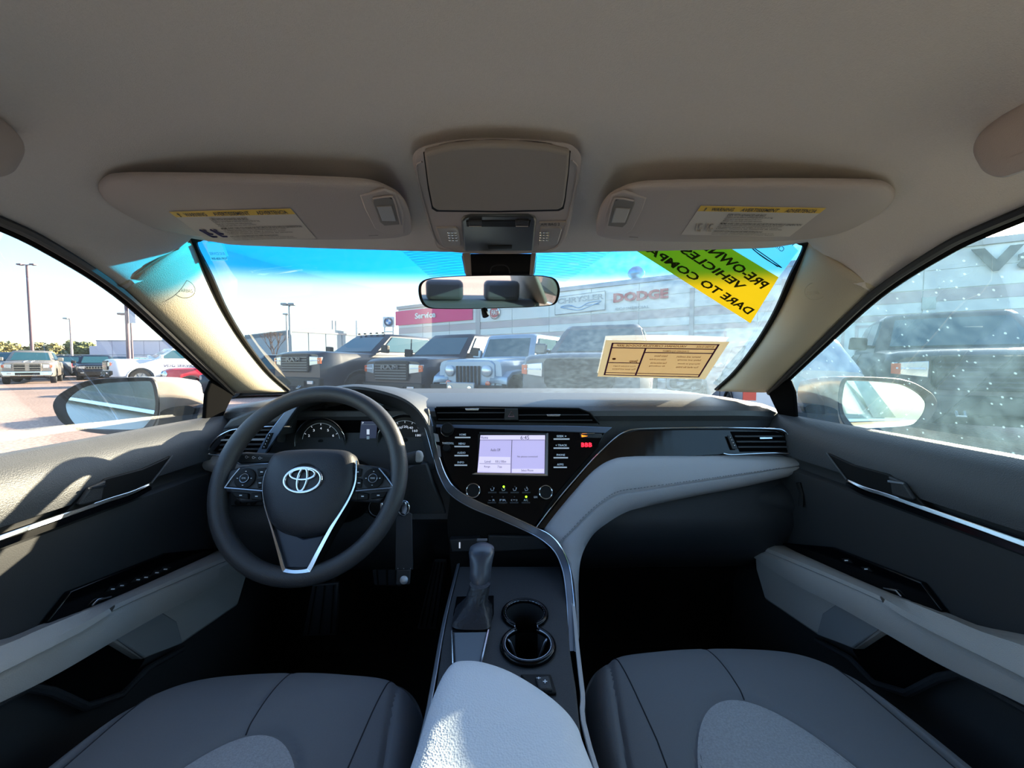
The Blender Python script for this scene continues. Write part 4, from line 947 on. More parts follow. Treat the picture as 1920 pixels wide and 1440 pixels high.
# ------------------------------------------------------------------ seats
def seat(name, label, sgn, dy):
    root = thing(name, label, 'car seat', (sgn * .37, .35 + dy, .2))
    zt = Z - .485
    ou = [(-.10, .335), (-.02, .345), (.08, .343), (.155, .325), (.205, .27), (.235, .18), (.25, .05), (.255, -.12), (.25, -.3), (.20, -.42), (0, -.44), (-.20, -.42), (-.245, -.3), (-.25, -.12), (-.25, .05), (-.245, .17), (-.225, .26), (-.18, .315)]
    SX = .345 if sgn > 0 else .338; WF = .95
    oc = cr([V((sgn * SX + sgn * x * WF, .345 + y + dy, zt)) for x, y in ou], 9, closed=True)
    cx = sgn * SX; IX = -.03; cy = .345 + dy
    prof = [(0, -.26), (-.015, -.20), (-.02, -.12), (-.012, -.06)] + [((1 - math.cos(a)) * .17, -.06 + .065 * math.sin(a)) for a in [R(10 * k) for k in range(1, 10)]] + [(.17 + .03 * k, .005 + .0008 * min(k, 8)) for k in range(1, 27)]
    def seamd(x, y):
        x = (x - cx) * sgn; y = y - cy
        d = 9
        # side seams, running back from the front edge
        for x0, x1 in ((-.165, -.215), (.17, .20), (.005, .0)):
            yy = min(1, max(0, (.34 - y) / .35)); xx = x0 + (x1 - x0) * yy
            if x0 == .005 and y < .22: continue
            d = min(d, abs(x - xx))
        # arch of the insert
        x = x - IX
        r_ = abs(((x / .125) ** 2 + (max(0, y + .095) / .275) ** 2) ** .5 - 1) * .13 if y > -.095 else abs(abs(x) - .125)
        return min(d, r_)
    def groove(p):
        d = seamd(p.x, p.y); return -.0045 * math.exp(-(d / .0035) ** 2) if p.z > zt - .04 else 0
    cen = pillow('cushion', oc, [(f, h) for f, h in prof if f < .99], SEAT, root, groove=None)
    # dense top so that the seams are real grooves
    bpy.data.objects.remove(cen)
    def top_z(x, y):
        lx = (x - cx) * sgn; ly = y - cy
        e = max(abs(lx) / .25, 0); fr = max(0, (ly - .18) / .165)
        return zt + .012 - .0 * e - .055 * max(0, e - .55) ** 2.2 * 2 - .05 * fr ** 2.6 + .008 * math.exp(-((lx) / .2) ** 2)
    # outline-following grid
    n = len(oc); rows = []; c = V((cx, cy - .04, zt)); NR = 90
    prof2 = [(0, -.26), (-.015, -.20), (-.02, -.12), (-.014, -.07), (-.008, -.045)]
    for f, h in prof2: rows.append([p.lerp(c, f) + V((0, 0, h)) for p in oc])
    for k in range(NR):
        f = (k / (NR - 1)) ** 1.0 * .985; row = []
        for p in oc:
            q = p.lerp(c, f); edge = max(0, 1 - f / .13)
            zz = top_z(q.x, q.y) - .042 * edge ** 2.2
            d = seamd(q.x, q.y); zz -= .005 * math.exp(-(d / .0035) ** 2)
            row.append(V((q.x, q.y, zz)))
        rows.append(row)
    oc2 = rows
    cu_ = loft('cushion', oc2, SEAT, root, closed=True, cap=True)
    from mathutils.bvhtree import BVHTree
    org_ = ORG[cu_.name]; bv = BVHTree.FromPolygons([v.co + org_ for v in cu_.data.vertices], [tuple(p.vertices) for p in cu_.data.polygons])
    def seam(pts):
        out_ = []
        for lx, ly in pts:
            h_ = bv.ray_cast(V((cx + sgn * lx, cy + ly, zt + .3)), V((0, 0, -1)))[0]
            if h_ is not None and h_.z > zt - .12: out_.append(h_ + V((0, 0, .0002)))
        if len(out_) > 2: tube('seam', out_, .0009, SEAM, cu_, seg=5)
    ln = lambda a, b, n_=60: [(a[0] + (b[0] - a[0]) * k / n_, a[1] + (b[1] - a[1]) * k / n_) for k in range(n_ + 1)]
    seam(ln((-.165, .335), (-.155, .12)) + ln((-.155, .12), (-.17, -.3))[1:])
    seam(ln((.165, .33), (.18, .10)) + ln((.18, .10), (.20, -.3))[1:])
    seam(ln((.005, .34), (IX + .02, .178)))
    # woven insert, slightly raised
    rows = []
    for k in range(14):
        f = 1 - k / 13; row = []
        for j in range(49):
            a = math.pi * j / 48; x = IX + .122 * math.cos(a) * f; y = -.095 + .27 * math.sin(a) * f
            X = cx + sgn * x; Y = cy + y; row.append(V((X, Y, top_z(X, Y) + .0035 * min(1, (1 - f) * 25) - .0015)))
        rows.append(row)
    rows2_ = []
    a_ = loft('woven_insert', rows, SEATL, root)
    vs = []; rws = []
    for k in range(9):
        yy = -.095 - k * .035; rws.append([V((cx + sgn * (IX + .122 * (-1 + 2 * j / 20)), cy + yy, top_z(cx + sgn * (IX + .122 * (-1 + 2 * j / 20)), cy + yy) + .002)) for j in range(21)])
    loft('woven_insert', rws, SEATL, root)
    # base frame below the cushion
    box('seat_base', (cx, cy - .05, .28), (.40, .55, .2), BLK, root, bevel=.02)
    return root
seat('passenger_seat', 'dark grey cloth front seat with woven insert on the glove box side', 1, 0)
seat('driver_seat', 'dark grey cloth front seat with woven insert behind the steering wheel', -1, -.04)

# ------------------------------------------------------------------ overhead: visors, console, mirror, grips
VZ = .200
def visor(s):
    side = 'passenger' if s > 0 else 'driver'
    M_ = (lambda pts: [V(p) for p in pts]) if s > 0 else mir
    f = lambda u, v, dz=0.0: M_([P(u, v, z=VZ + dz)])[0]
    root = thing('sun_visor', 'folded grey %s sun visor %s' % (side, 'with sunlit warning label on the mirror-side right of the overhead console' if False else ('above the yellow windscreen sticker' if s > 0 else 'above the steering wheel')), 'sun visor', f(1400, 390), group='sun visors')
    o_ = [(1118, 436), (1122, 402), (1136, 375), (1160, 360), (1190, 350), (1240, 346), (1400, 343), (1550, 343), (1640, 345), (1668, 352), (1678, 366), (1668, 385), (1640, 408), (1600, 428), (1555, 440), (1500, 447), (1400, 450), (1260, 450), (1160, 447), (1130, 443)]
    oc = cr([f(u, v) for u, v in o_], 4, closed=True)
    c = sum(oc, V((0, 0, 0))) / len(oc); rows = []
    for fr, h in ((.04, .006), (.01, .0055), (0, .003), (0, .001), (.008, -.0015), (.025, -.003), (.07, -.005), (.4, -.006), (.8, -.006)):
        rows.append([p.lerp(c, fr) + V((0, 0, h)) for p in oc])
    loft('visor_panel', rows, PLG, root, closed=True, cap=True)
    # shadow gap in the liner behind it
    mb = slab('vanity_bezel', [f(u, v, -.0065) for u, v in [(1131, 440), (1133, 404), (1146, 368), (1168, 360), (1213, 372), (1205, 395), (1186, 432), (1172, 440), (1150, 444)]], (0, 0, .004), PLG, root, bevel=.002)
    slab('lamp_well', [f(u, v, -.008) for u, v in [(1138, 424), (1150, 378), (1160, 373), (1189, 376), (1190, 384), (1176, 420), (1168, 427)]], (0, 0, .003), mat('lamp_well' + side, '6e6862', .6), mb, bevel=.0015)
    slab('lamp_lens', [f(u, v, -.009) for u, v in [(1146, 418), (1154, 390), (1182, 392), (1172, 418)]], (0, 0, .002), mat('lamp_lens' + side, '8d8780', .35), mb, bevel=.001)
    tube('lens_edge', cr([f(u, v, -.0085) for u, v in [(1138, 424), (1150, 378), (1162, 372), (1188, 376)]], 3), .0012, PLG, mb, seg=6)
    slab('retainer', [f(u, v, -.002) for u, v in [(1174, 436), (1214, 436), (1206, 444), (1180, 444)]], (0, 0, .006), DK, root, bevel=.002)
    tube('retainer_pin', [f(1180, 441, -.003), f(1196, 442, -.003)], .003, mat('pin_grey' + side, '8a8580', .4), root)
    # warning label
    lq = [(1314, 386), (1549, 390), (1480, 444), (1277, 440)] if s > 0 else [(317, 397), (545, 391), (592, 447), (390, 453)]
    g = lambda u, v, dz: P(u, v, z=VZ + dz)
    if s > 0: q = [g(u, v, -.0068) for u, v in lq]
    else: q = [g(u, v, -.0068) for u, v in lq]
    lb = slab('warning_label', q, (0, 0, .0004), PAPER, root)
    def Q(a0, b0, a1, b1, dz=-.0004):
        bl = lambda a, b: q[0].lerp(q[1], a).lerp(q[3].lerp(q[2], a), b) + V((0, 0, dz))
        return [bl(a0, b0), bl(a1, b0), bl(a1, b1), bl(a0, b1)]
    slab('yellow_header', Q(0, 0, 1, .15, -.0003), (0, 0, .0002), YEL, lb)
    text('lettering', 'WARNING', Q(.10, .03, .28, .13, -.0008), INK, lb, bold=.02)
    text('lettering', 'AVERTISSEMENT', Q(.34, .03, .64, .13, -.0008), INK, lb, bold=.02)
    text('lettering', 'ADVERTENCIA', Q(.70, .03, .95, .13, -.0008), INK, lb, bold=.02)
    text('lettering', '!', Q(.045, .03, .06, .13, -.0008), INK, lb, bold=.02)
    lines = [('EVEN WITH ADVANCED AIR BAGS', .2, .27, .58), ('Children can be killed or seriously injured by the air bag', .28, .34, .66), ('Never put a rear-facing child seat in the front', .35, .40, .58), ('Always use seat belts and child restraints', .41, .46, .60),
             ('MEME AVEC DES COUSSINS DE SECURITE DE NOUVELLE GENERATION', .49, .56, .97), ('Les enfants peuvent etre tues ou gravement blesses par le coussin', .57, .62, .82), ('Ne placez jamais un siege d enfant a l avant', .63, .68, .80), ('Utilisez toujours les ceintures de securite', .69, .74, .85),
             ('INCLUSO CON BOLSAS DE AIRE AVANZADAS', .78, .84, .70), ('Los ninos pueden resultar muertos o lesionados por la bolsa de aire', .86, .90, .82), ('Nunca coloque un asiento para ninos en el asiento delantero', .92, .96, .84)]
    for s_, b0, b1, a1 in lines: text('lettering', s_, Q(.265, b0, a1, b1, -.0008), INK, lb, bold=.01)
    pk = NAVY if s < 0 else mat('faded_ink', 'a39c94', .7)
    for a0 in (.06, .155):          # pictograms: child seat and air bag
        dd = Q(a0, .55, a0 + .08, .82, -.0008)
        bl = lambda a, b: dd[0].lerp(dd[1], a).lerp(dd[3].lerp(dd[2], a), b)
        tube('pictogram', cr([bl(.1, 0), bl(.3, .5), bl(.5, .9), bl(1, .95)], 3), .0014, pk, lb, seg=5)
        tube('pictogram', cr([bl(.45, .1), bl(.6, .5), bl(.95, .6)], 3), .0012, pk, lb, seg=5)
        lathe('pictogram', bl(.55, .05), (0, 0, -1), [(.0025, 0), (.0025, .0004)], pk, lb, seg=10)
    return root
visor(1); visor(-1)
oc_ = thing('overhead_console', 'grey overhead console with sunglasses bin and map lights', 'overhead console', (0, .5, Z + .22))
on = V((0, .125, 1)).normalized(); op = V((0, .40, Z + .222))
def z2(x, y): return 740 + .25 * x, 240 + .25 * y
def O(x, y, dz=0.0): return PP(*z2(x, y), op + V((0, 0, dz)), on)
def Op(pts, dz=0.0): return [O(x, y, dz) for x, y in pts]
outl = [(135, 270), (150, 205), (215, 165), (400, 125), (640, 108), (900, 110), (1150, 125), (1320, 150), (1390, 215), (1395, 300), (1365, 480), (1325, 680), (1290, 820), (1245, 890), (1170, 922), (1060, 938), (780, 945), (520, 940), (400, 915), (330, 880), (290, 820), (240, 650), (185, 460), (150, 340)]
ol = cr(Op(outl, 0), 4, closed=True); c = sum(ol, V((0, 0, 0))) / len(ol); rows = []
for fr, h in ((.06, .008), (.02, .006), (0, .003), (.02, 0), (.05, -.001), (.95, -.001)):
    rows.append([p.lerp(c, fr) + V((0, 0, h)) for p in ol])
loft('housing', rows, PLG, oc_, closed=True, cap=True)
ri = cr(Op([(205, 250), (165, 300), (205, 520), (255, 700), (300, 830), (345, 905), (520, 932), (780, 938), (1060, 932), (1190, 905), (1240, 850), (1290, 700), (1340, 500), (1372, 310), (1330, 240)], -.001), 4)
tube('raised_edge', ri, .0013, PLG, oc_, seg=6)
door_ = [(222, 205), (400, 160), (640, 138), (900, 140), (1150, 165), (1312, 200), (1300, 350), (1275, 540), (1262, 600), (1225, 617), (780, 628), (320, 622), (285, 600), (255, 450)]
slab('bin_gap', Op([(x + (6 if x > 780 else -6), y + (6 if y > 400 else -7)) for x, y in door_], -.0012), (0, 0, .004), BLK, oc_)
slab('bin_door', Op(door_, -.006), (0, 0, .008), mat('warm_grey_satin', '8f867d', .5, bump=('v', 900, .12, .001)), oc_, bevel=.003, seg=3)
strip('bin_shadow', cr(Op([(215, 195), (400, 140), (640, 118), (900, 120), (1150, 142), (1320, 185)], -.002), 3), cr(Op([(222, 204), (400, 158), (640, 136), (900, 138), (1150, 163), (1312, 200)], -.002), 3), (0, 0, .004), BLK, oc_)
mo = slab('switch_module', Op([(497, 700), (520, 672), (570, 660), (1000, 658), (1050, 672), (1064, 700), (1040, 925), (520, 928)], -.004), (0, 0, .006), mat('module_grey', '33332f', .35), oc_, bevel=.003)
slab('switch_slot', Op([(535, 700), (1025, 696), (1015, 745), (540, 742)], -.0052), (0, 0, .003), BLK, mo, bevel=.001)
for a, b in ((555, 655), (905, 1005)):
    slab('lamp_button', Op([(a, 705), (b, 702), (b - 3, 738), (a + 3, 738)], -.0075), (0, 0, .004), DK, mo, bevel=.001)
    tube('button_edge', Op([(a + 3, 738), (b - 3, 738)], -.008), .0006, PLG, mo, seg=5)
slab('microphone_slot', Op([(700, 888), (880, 886), (878, 905), (704, 907)], -.0052), (0, 0, .002), BLK, mo)
for a, b in (((310, 750), (462, 748)), ((1100, 750), (1250, 750))):
    pts = [(310, 752), (462, 750), (480, 770), (498, 885), (370, 890), (350, 870)] if a[0] == 310 else [(1095, 750), (1240, 748), (1255, 765), (1225, 870), (1205, 885), (1075, 885)]
    ml = slab('map_light', Op(pts, -.0035), (0, 0, .004), mat('lens_grey%d' % a[0], '9a9188', .3), oc_, bevel=.0015)
    gx = 405 if a[0] == 310 else 1098
    for i in range(3):
        for j in range(4): 
            p = O(gx + i * 25 + (j * 3 if gx < 800 else -j * 1), 785 + j * 19, -.0045); lathe('lens_dimple', p, (0, 0, -1), [(.0019, 0), (.0014, .001), (.0003, .0013)], CHROME, ml, seg=6)
slab('button_label', Op([(1085, 712), (1285, 706), (1290, 722), (1240, 738), (1083, 740)], -.0035), (0, 0, .002), mat('label_grey', 'a39a90', .6), oc_)
text('lettering', 'AIR BAG 2', Op([(1095, 716), (1240, 712), (1238, 732), (1093, 734)], -.004), INK, oc_, bold=.02)

mrr = thing('rear_view_mirror', 'black framed rear view mirror on the windscreen mount', 'mirror', P(916, 548, y=.69))
mc = P(916, 549, y=.69)
view = (mc - CAM).normalized(); outd = V((.16, -1, -.10)).normalized(); mn = (outd - view).normalized()
# frame plane faces mostly backwards
def Mq(u, v, off=0.0): return PP(u, v, mc + mn * off, mn)
mo_ = [(785, 545), (789, 530), (806, 522), (850, 518), (920, 516), (990, 516), (1030, 519), (1044, 527), (1049, 541), (1047, 558), (1040, 570), (1020, 574), (960, 577), (890, 579), (830, 579), (803, 577), (790, 566)]
ol = cr([Mq(u, v) for u, v in mo_], 5, closed=True); c = sum(ol, V((0, 0, 0))) / len(ol)
rows = [[p.lerp(c, fr) + mn * h for p in ol] for fr, h in ((.035, -.0005), (.03, .002), (0, .0025), (-.01, -.004), (0, -.012), (.15, -.022), (.5, -.028), (.95, -.03))]
loft('mirror_housing', rows, BLK, mrr, closed=True, cap=False)
slab('mirror_glass', [p.lerp(c, .03) - mn * .0 for p in ol], -mn * .002, MIRR, mrr, smooth=False)
tube('night_tab', [Mq(908, 580, -.004), Mq(909, 587, 0), Mq(911, 593, .003)], .006, BLK, mrr, seg=8)
tube('ball_stem', [mc - mn * .02, mc - mn * .02 + V((0, .05, .03))], .010, BLK, mrr)
# shroud between mirror and overhead console
mt = thing('sensor_shroud', 'black sensor cover above the rear view mirror', 'sensor housing', (0, .76, Z + .17))
fq = [P(u, v, y=.745) for u, v in [(864, 474), (1008, 474), (1003, 514), (872, 516)]]
slab('shroud_face', fq, (0, .05, .0), BLK, mt, bevel=.006)
slab('shroud_side', [P(u, v, y=.742) for u, v in [(866, 474), (882, 474), (884, 516), (873, 516)]], (0, .02, 0), PLG, mt, bevel=.002)
slab('shroud_side', [P(u, v, y=.742) for u, v in [(996, 474), (1006, 474), (1001, 514), (993, 514)]], (0, .02, 0), PLG, mt, bevel=.002)
tube('shroud_notch', cr([P(u, v, y=.744) for u, v in [(919, 512), (923, 500), (940, 497), (952, 501), (956, 512)]], 4), .0012, DK, mt, seg=6)

# grab handles at the top corners of the cabin
for s in (1, -1):
    M_ = (lambda pts: [V(p) for p in pts]) if s > 0 else mir
    gh = thing('grab_handle', 'grey grab handle above the %s window, cut by the picture edge' % ('passenger' if s > 0 else 'driver'), 'grab handle', M_([V((.5, .3, Z + .2))])[0], group='grab handles')
    px_ = [(1826, 285), (1830, 262), (1850, 238), (1885, 210), (1925, 186), (2010, 130), (2080, 120), (2075, 230), (2000, 290), (1920, 322), (1880, 333), (1850, 325), (1836, 308)]
    if s < 0: M_ = lambda pts: [V(p) for p in pts]
    ol = cr([P(u, v, x=.435) if s > 0 else P(1871 - u, v, x=-.435) for u, v in px_], 4, closed=True); c = sum(ol, V((0, 0, 0))) / len(ol); inn = (V((0, .2, Z)) - c).normalized()
    rows = [[p.lerp(c, fr) + inn * h for p in ol] for fr, h in ((.0, -.03), (-.02, -.01), (0, 0), (.06, .005), (.2, .008), (.6, .009), (.9, .009))]
    loft('grip', [M_(r) for r in rows], PLG, gh, closed=True, cap=True)
    slab('hinge_cap', M_([p.lerp(c, .55) + inn * .0095 for p in ol]), M_([inn * .001])[0], PLG, gh)

# ------------------------------------------------------------------ door mirrors
for s in (-1, 1):
    M_ = (lambda pts: [V(p) for p in pts]) if s < 0 else mir
    dm = thing('door_mirror', 'silver door mirror outside the %s window' % ('driver' if s < 0 else 'dusty passenger'), 'mirror', M_([V((-.9, .93, Z - .12))])[0], group='door mirrors')
    mc = P(205, 760, y=.93)
    view = (mc - CAM).normalized(); outd = (V((.30, -1, -.10)) if s < 0 else V((.10, -1, .02))).normalized(); mn = (outd - view).normalized()
    pn = V((.32, -1, 0)).normalized()
    def q6(x, y, off=0.0, n_=pn): return PP(.2604 * x, 560 + .2604 * y, mc + n_ * off, n_)
    frame_ = [(380, 770), (395, 725), (430, 685), (560, 612), (700, 578), (900, 567), (1050, 565), (1105, 575), (1135, 620), (1150, 720), (1145, 830), (1115, 910), (1065, 965), (1000, 985), (850, 982), (700, 970), (540, 940), (450, 895), (400, 830)]
    gls = [(485, 770), (500, 735), (540, 690), (620, 640), (700, 620), (850, 604), (1060, 597), (1088, 615), (1103, 680), (1113, 760), (1100, 830), (1062, 885), (1010, 935), (930, 955), (800, 948), (600, 930), (545, 895), (500, 830)]
    fo = cr([q6(x, y) for x, y in frame_], 4, closed=True); go = cr([q6(x, y) for x, y in gls], 4, closed=True)
    fo = resample(fo + [fo[0]], 73)[:-1]; go = resample(go + [go[0]], 73)[:-1]
    c = sum(fo, V((0, 0, 0))) / len(fo)
    hs_ = [[a.lerp(b, 1.0) - pn * .015 for a, b in zip(fo, go)], [a.lerp(b, .85) for a, b in zip(fo, go)], [a.lerp(b, .1) + pn * .004 for a, b in zip(fo, go)], list(fo)]
    loft('mirror_surround', [M_(r) for r in hs_], mat('mirror_surround%d' % s, '1d1e22', .45), dm, closed=True)
    sh = [[p.lerp(c, fr) + V((hx, h, 0)) for p in fo] for fr, h, hx in ((0, 0, 0), (-.01, .02, .012), (.03, .05, .03), (.15, .09, .05), (.4, .12, .055), (.7, .135, .06), (.95, .14, .06))]
    loft('mirror_shell', [M_(r) for r in sh], mat('mirror_shell%d' % s, 'b9aba4', .3, metal=.35, coat=.5), dm, closed=True, cap=False)
    gn = mn
    gq = [PP(.2604 * x, 560 + .2604 * y, mc - pn * .012, gn) for x, y in gls]
    vs = cr(gq, 4, closed=True)
    slab('mirror_glass', M_([p.lerp(sum(vs, V((0, 0, 0))) / len(vs), -.03) for p in vs]), M_([-gn * .003])[0], MIRR, dm, smooth=False)
    # neck / foot to the door
    ft = [(1105, 880), (1180, 800), (1330, 770), (1400, 790), (1385, 850), (1410, 925), (1250, 950), (1120, 985)]
    rows = []
    for y_, sc_ in ((.96, 1.0), (1.0, 1.0), (1.05, .85)):
        r_ = cr([P(.2604 * x, 560 + .2604 * y, y=.96) for x, y in ft], 3, closed=True); c3 = sum(r_, V((0, 0, 0))) / len(r_)
        rows.append([c3 + (p - c3) * sc_ + V((0, y_ - .96, 0)) for p in r_])
    loft('mirror_foot', [M_(r) for r in rows], BLK, dm, closed=True, cap=True)
    sd_ = cr([P(.2604 * x, 560 + .2604 * y, y=1.04) for x, y in [(1135, 590), (1190, 600), (1290, 650), (1370, 720), (1402, 780), (1390, 850), (1250, 862), (1150, 870), (1140, 720)]], 3, closed=True)
    c3 = sum(sd_, V((0, 0, 0))) / len(sd_)
    loft('side_cover', [M_([c3 + (p - c3) * k_ + V((0, y_, 0)) for p in sd_]) for y_, k_ in ((-.03, .9), (-.012, .99), (.01, 1), (.05, .9), (.08, .6))], mat('side_cover%d' % s, 'b9aba4', .3, metal=.3, coat=.5), dm, closed=True, cap=True)
    if s < 0: pass

# ------------------------------------------------------------------ papers on the windscreen
bg_ = thing('buyer_notice', 'tan printed notice with purple border taped inside the windscreen', 'notice', wglass(1240, 675, .02))
nq = [wglass(u, v, .012) for u, v in [(1136, 638), (1368, 641), (1322, 711), (1120, 706)]]
PBM = bpy.data.materials.new('backlit_paper'); PBM.use_nodes = True; n = PBM.node_tree; n.nodes.clear()
def translucent_paper(m, col, t=.55):
    n = m.node_tree; n.nodes.clear(); o1 = n.nodes.new('ShaderNodeOutputMaterial'); a = n.nodes.new('ShaderNodeBsdfDiffuse'); b = n.nodes.new('ShaderNodeBsdfTranslucent'); x = n.nodes.new('ShaderNodeMixShader')
    a.inputs[0].default_value = lin(col); b.inputs[0].default_value = lin(col); x.inputs[0].default_value = t
    n.links.new(a.outputs[0], x.inputs[1]); n.links.new(b.outputs[0], x.inputs[2]); n.links.new(x.outputs[0], o1.inputs[0])
translucent_paper(PBM, 'e0d8c4', .4)
def tp_mat(name, col, t=.55):
    m = bpy.data.materials.new(name); m.use_nodes = True; translucent_paper(m, col, t); return m
TAN = tp_mat('tan_paper', 'ddcdb0', .4); PUR = tp_mat('purple_border', '7a4a72', .4); BRN = tp_mat('brown_ink', '8a5a3c', .3)
nn = (nq[1] - nq[0]).cross(nq[3] - nq[0]).normalized()
if nn.dot(CAM - nq[0]) < 0: nn = -nn
def grid_patch(name, q, m, parent, off=0.0, nx=10, ny=4, th=.0004):
    """a sheet that follows the glass: bilinear patch, bowed with the glass"""
    return slab(name, [p + nn * off for p in q], -nn * th, m, parent)
def NQ(a0, b0, a1, b1):
    bl = lambda a, b: nq[0].lerp(nq[1], a).lerp(nq[3].lerp(nq[2], a), b)
    return [bl(a0, b0), bl(a1, b0), bl(a1, b1), bl(a0, b1)]
for q in ((0, 0, 1, .055), (0, .945, 1, 1), (0, .055, .055, .945), (.935, .055, 1, .945)): grid_patch('paper_margin', NQ(*q), PBM, bg_)
grid_patch('form_field', NQ(.055, .055, .935, .945), TAN, bg_)
for q in ((.055, .055, .935, .075), (.055, .925, .935, .945), (.055, .055, .07, .945), (.92, .055, .935, .945), (.07, .165, .92, .185), (.345, .185, .36, .925), (.07, .56, .345, .58), (.36, .27, .92, .29), (.07, .855, .92, .87)):
    grid_patch('form_rule', NQ(*q), PUR, bg_, .0008)
def mt_(s_, q, m, b=.01, off=.0016, parent=bg_):
    Q_ = NQ(*q); text('lettering', s_, [p + nn * off for p in (Q_[1], Q_[0], Q_[3], Q_[2])], m, parent, bold=b)
mt_('VAUGHAN CHRYSLER DODGE JEEP', (.10, .085, .68, .145), BRN, .02); mt_('BUYERS GUIDE', (.76, .09, .90, .14), BRN)
mt_('Jeep', (.25, .47, .325, .56), BRN, .02)
mt_('STANDARD EQUIPMENT', (.5, .21, .72, .26), BRN); mt_('Exterior features', (.45, .33, .56, .38), BRN); mt_('Interior and comfort', (.64, .34, .84, .39), BRN); mt_('Safety and security', (.66, .43, .86, .48), BRN)
mt_('Keyless entry, tilt wheel', (.42, .43, .56, .48), BRN); mt_('Power windows and locks', (.44, .52, .58, .57), BRN); mt_('Air conditioning', (.44, .61, .58, .66), BRN); mt_('Warranty as shown', (.68, .53, .87, .58), BRN); mt_('Four wheel disc brakes', (.68, .62, .87, .67), BRN)
mt_('Price includes freight', (.12, .64, .32, .68), BRN); mt_('Plus taxes and licence', (.12, .72, .33, .76), BRN); mt_('Model 2018', (.74, .905, .85, .925), BRN)
lathe('seal_mark', NQ(.11, .46, .11, .5)[0] + nn * .0012, nn, [(.005, 0), (.005, .0004)], BRN, bg_, seg=16)
# yellow sticker (seen from behind: mirrored lettering)
ys = thing('yellow_sticker', 'yellow dealer sticker with reversed lettering in the upper windscreen corner', 'sticker', wglass(1350, 520, .02))
YEM = tp_mat('yellow_film', 'b89c14', .35); PKM = tp_mat('pale_blue_film', 'b9d2d6', .5); YIK = tp_mat('dark_print', '3a3a20', .2); NIK = tp_mat('dark_blue_print', '2c4048', .2)
def glass_patch(name, pts_px, m, parent, off, nx=14, ny=8):
    """four corner pixels -> patch that follows the curved glass"""
    (a, b, c, d) = pts_px; rows = []
    for i in range(ny + 1):
        t = i / ny; l = (a[0] + (d[0] - a[0]) * t, a[1] + (d[1] - a[1]) * t); r = (b[0] + (c[0] - b[0]) * t, b[1] + (c[1] - b[1]) * t)
        rows.append([wglass(l[0] + (r[0] - l[0]) * j / nx, l[1] + (r[1] - l[1]) * j / nx, off) for j in range(nx + 1)])
    return loft(name, rows, m, parent, smooth=True)
# corners of the yellow field: lower corner, right corner, then up behind the visor
yA, yB, yC, yD = (1407, 606), (1460, 520), (1262, 400), (1120, 424)
glass_patch('yellow_field', [yD, yC, yB, yA], YEM, ys, .006)
glass_patch('pale_field', [yC, (1420, 395), (1497, 470), yB], PKM, ys, .006)
def YQ(a0, b0, a1, b1, off=.009):
    """a along the long side from lower-right to upper-left; b across, from the pale edge to the outer edge"""
    bl = lambda a, b: wglass(*(lambda p, q: (p[0] + (q[0] - p[0]) * b, p[1] + (q[1] - p[1]) * b))((yB[0] + (yC[0] - yB[0]) * a, yB[1] + (yC[1] - yB[1]) * a), (yA[0] + (yD[0] - yA[0]) * a, yA[1] + (yD[1] - yA[1]) * a)), off)
    return [bl(a0, b0), bl(a1, b0), bl(a1, b1), bl(a0, b1)]
def ztext(s_, u0, v0, u1, v1, hx, hy, m, parent=ys, b=.03):
    """reversed lettering: reads from (u0,v0) [zoom px of the baseline end of first letter] to (u1,v1); (hx,hy) = letter-height direction"""
    f = lambda x, y: wglass(1160 + x * .1875, 440 + y * .1875, .009)
    text('lettering', s_, [f(u0 + hx, v0 + hy), f(u1 + hx, v1 + hy), f(u1, v1), f(u0, v0)], m, parent, bold=b)
ztext('PRE-OWNED', 1420, 545, 715, 60, 95, -55, YIK)
ztext('VEHICLES', 1200, 555, 600, 165, 85, -45, YIK)
ztext('DARE TO COMPARE', 1290, 800, 95, 60, 75, -50, YIK)
ztext('Chrysler', 1625, 190, 1440, 60, 40, -55, NIK, b=.0)
ztext('Vaughan', 1740, 140, 1560, -20, 45, -60, NIK, b=.0)
f = lambda x, y: wglass(1160 + x * .1875, 440 + y * .1875, .009)
tube('wing_mark', cr([f(1220, 60), f(1300, 100), f(1450, 200), f(1630, 330), f(1480, 250), f(1350, 150), f(1300, 70)], 4), .0008, NIK, ys, seg=5)
tube('wing_mark', cr([f(1290, 60), f(1330, 130), f(1400, 190), f(1590, 320)], 4), .0008, NIK, ys, seg=5)
# small service sticker upper left
ss = thing('service_sticker', 'small pale service sticker in the upper left corner of the windscreen', 'sticker', wglass(404, 475, .02))
glass_patch('sticker_film', [(386, 456), (415, 456), (427, 488), (396, 489)], tp_mat('pale_film', 'dfe6e8', .5), ss, .006, 4, 4)
gq = [wglass(u, v, .009) for u, v in [(392, 473), (420, 473), (423, 478), (394, 478)]]; text('lettering', 'SERVICE DUE', gq, tp_mat('blue_print', '5a8fb0', .3), ss)
gq = [wglass(u, v, .009) for u, v in [(396, 483), (425, 483), (426, 487), (397, 487)]]; text('lettering', '905-850-7937', gq, NIK, ss, bold=.02)
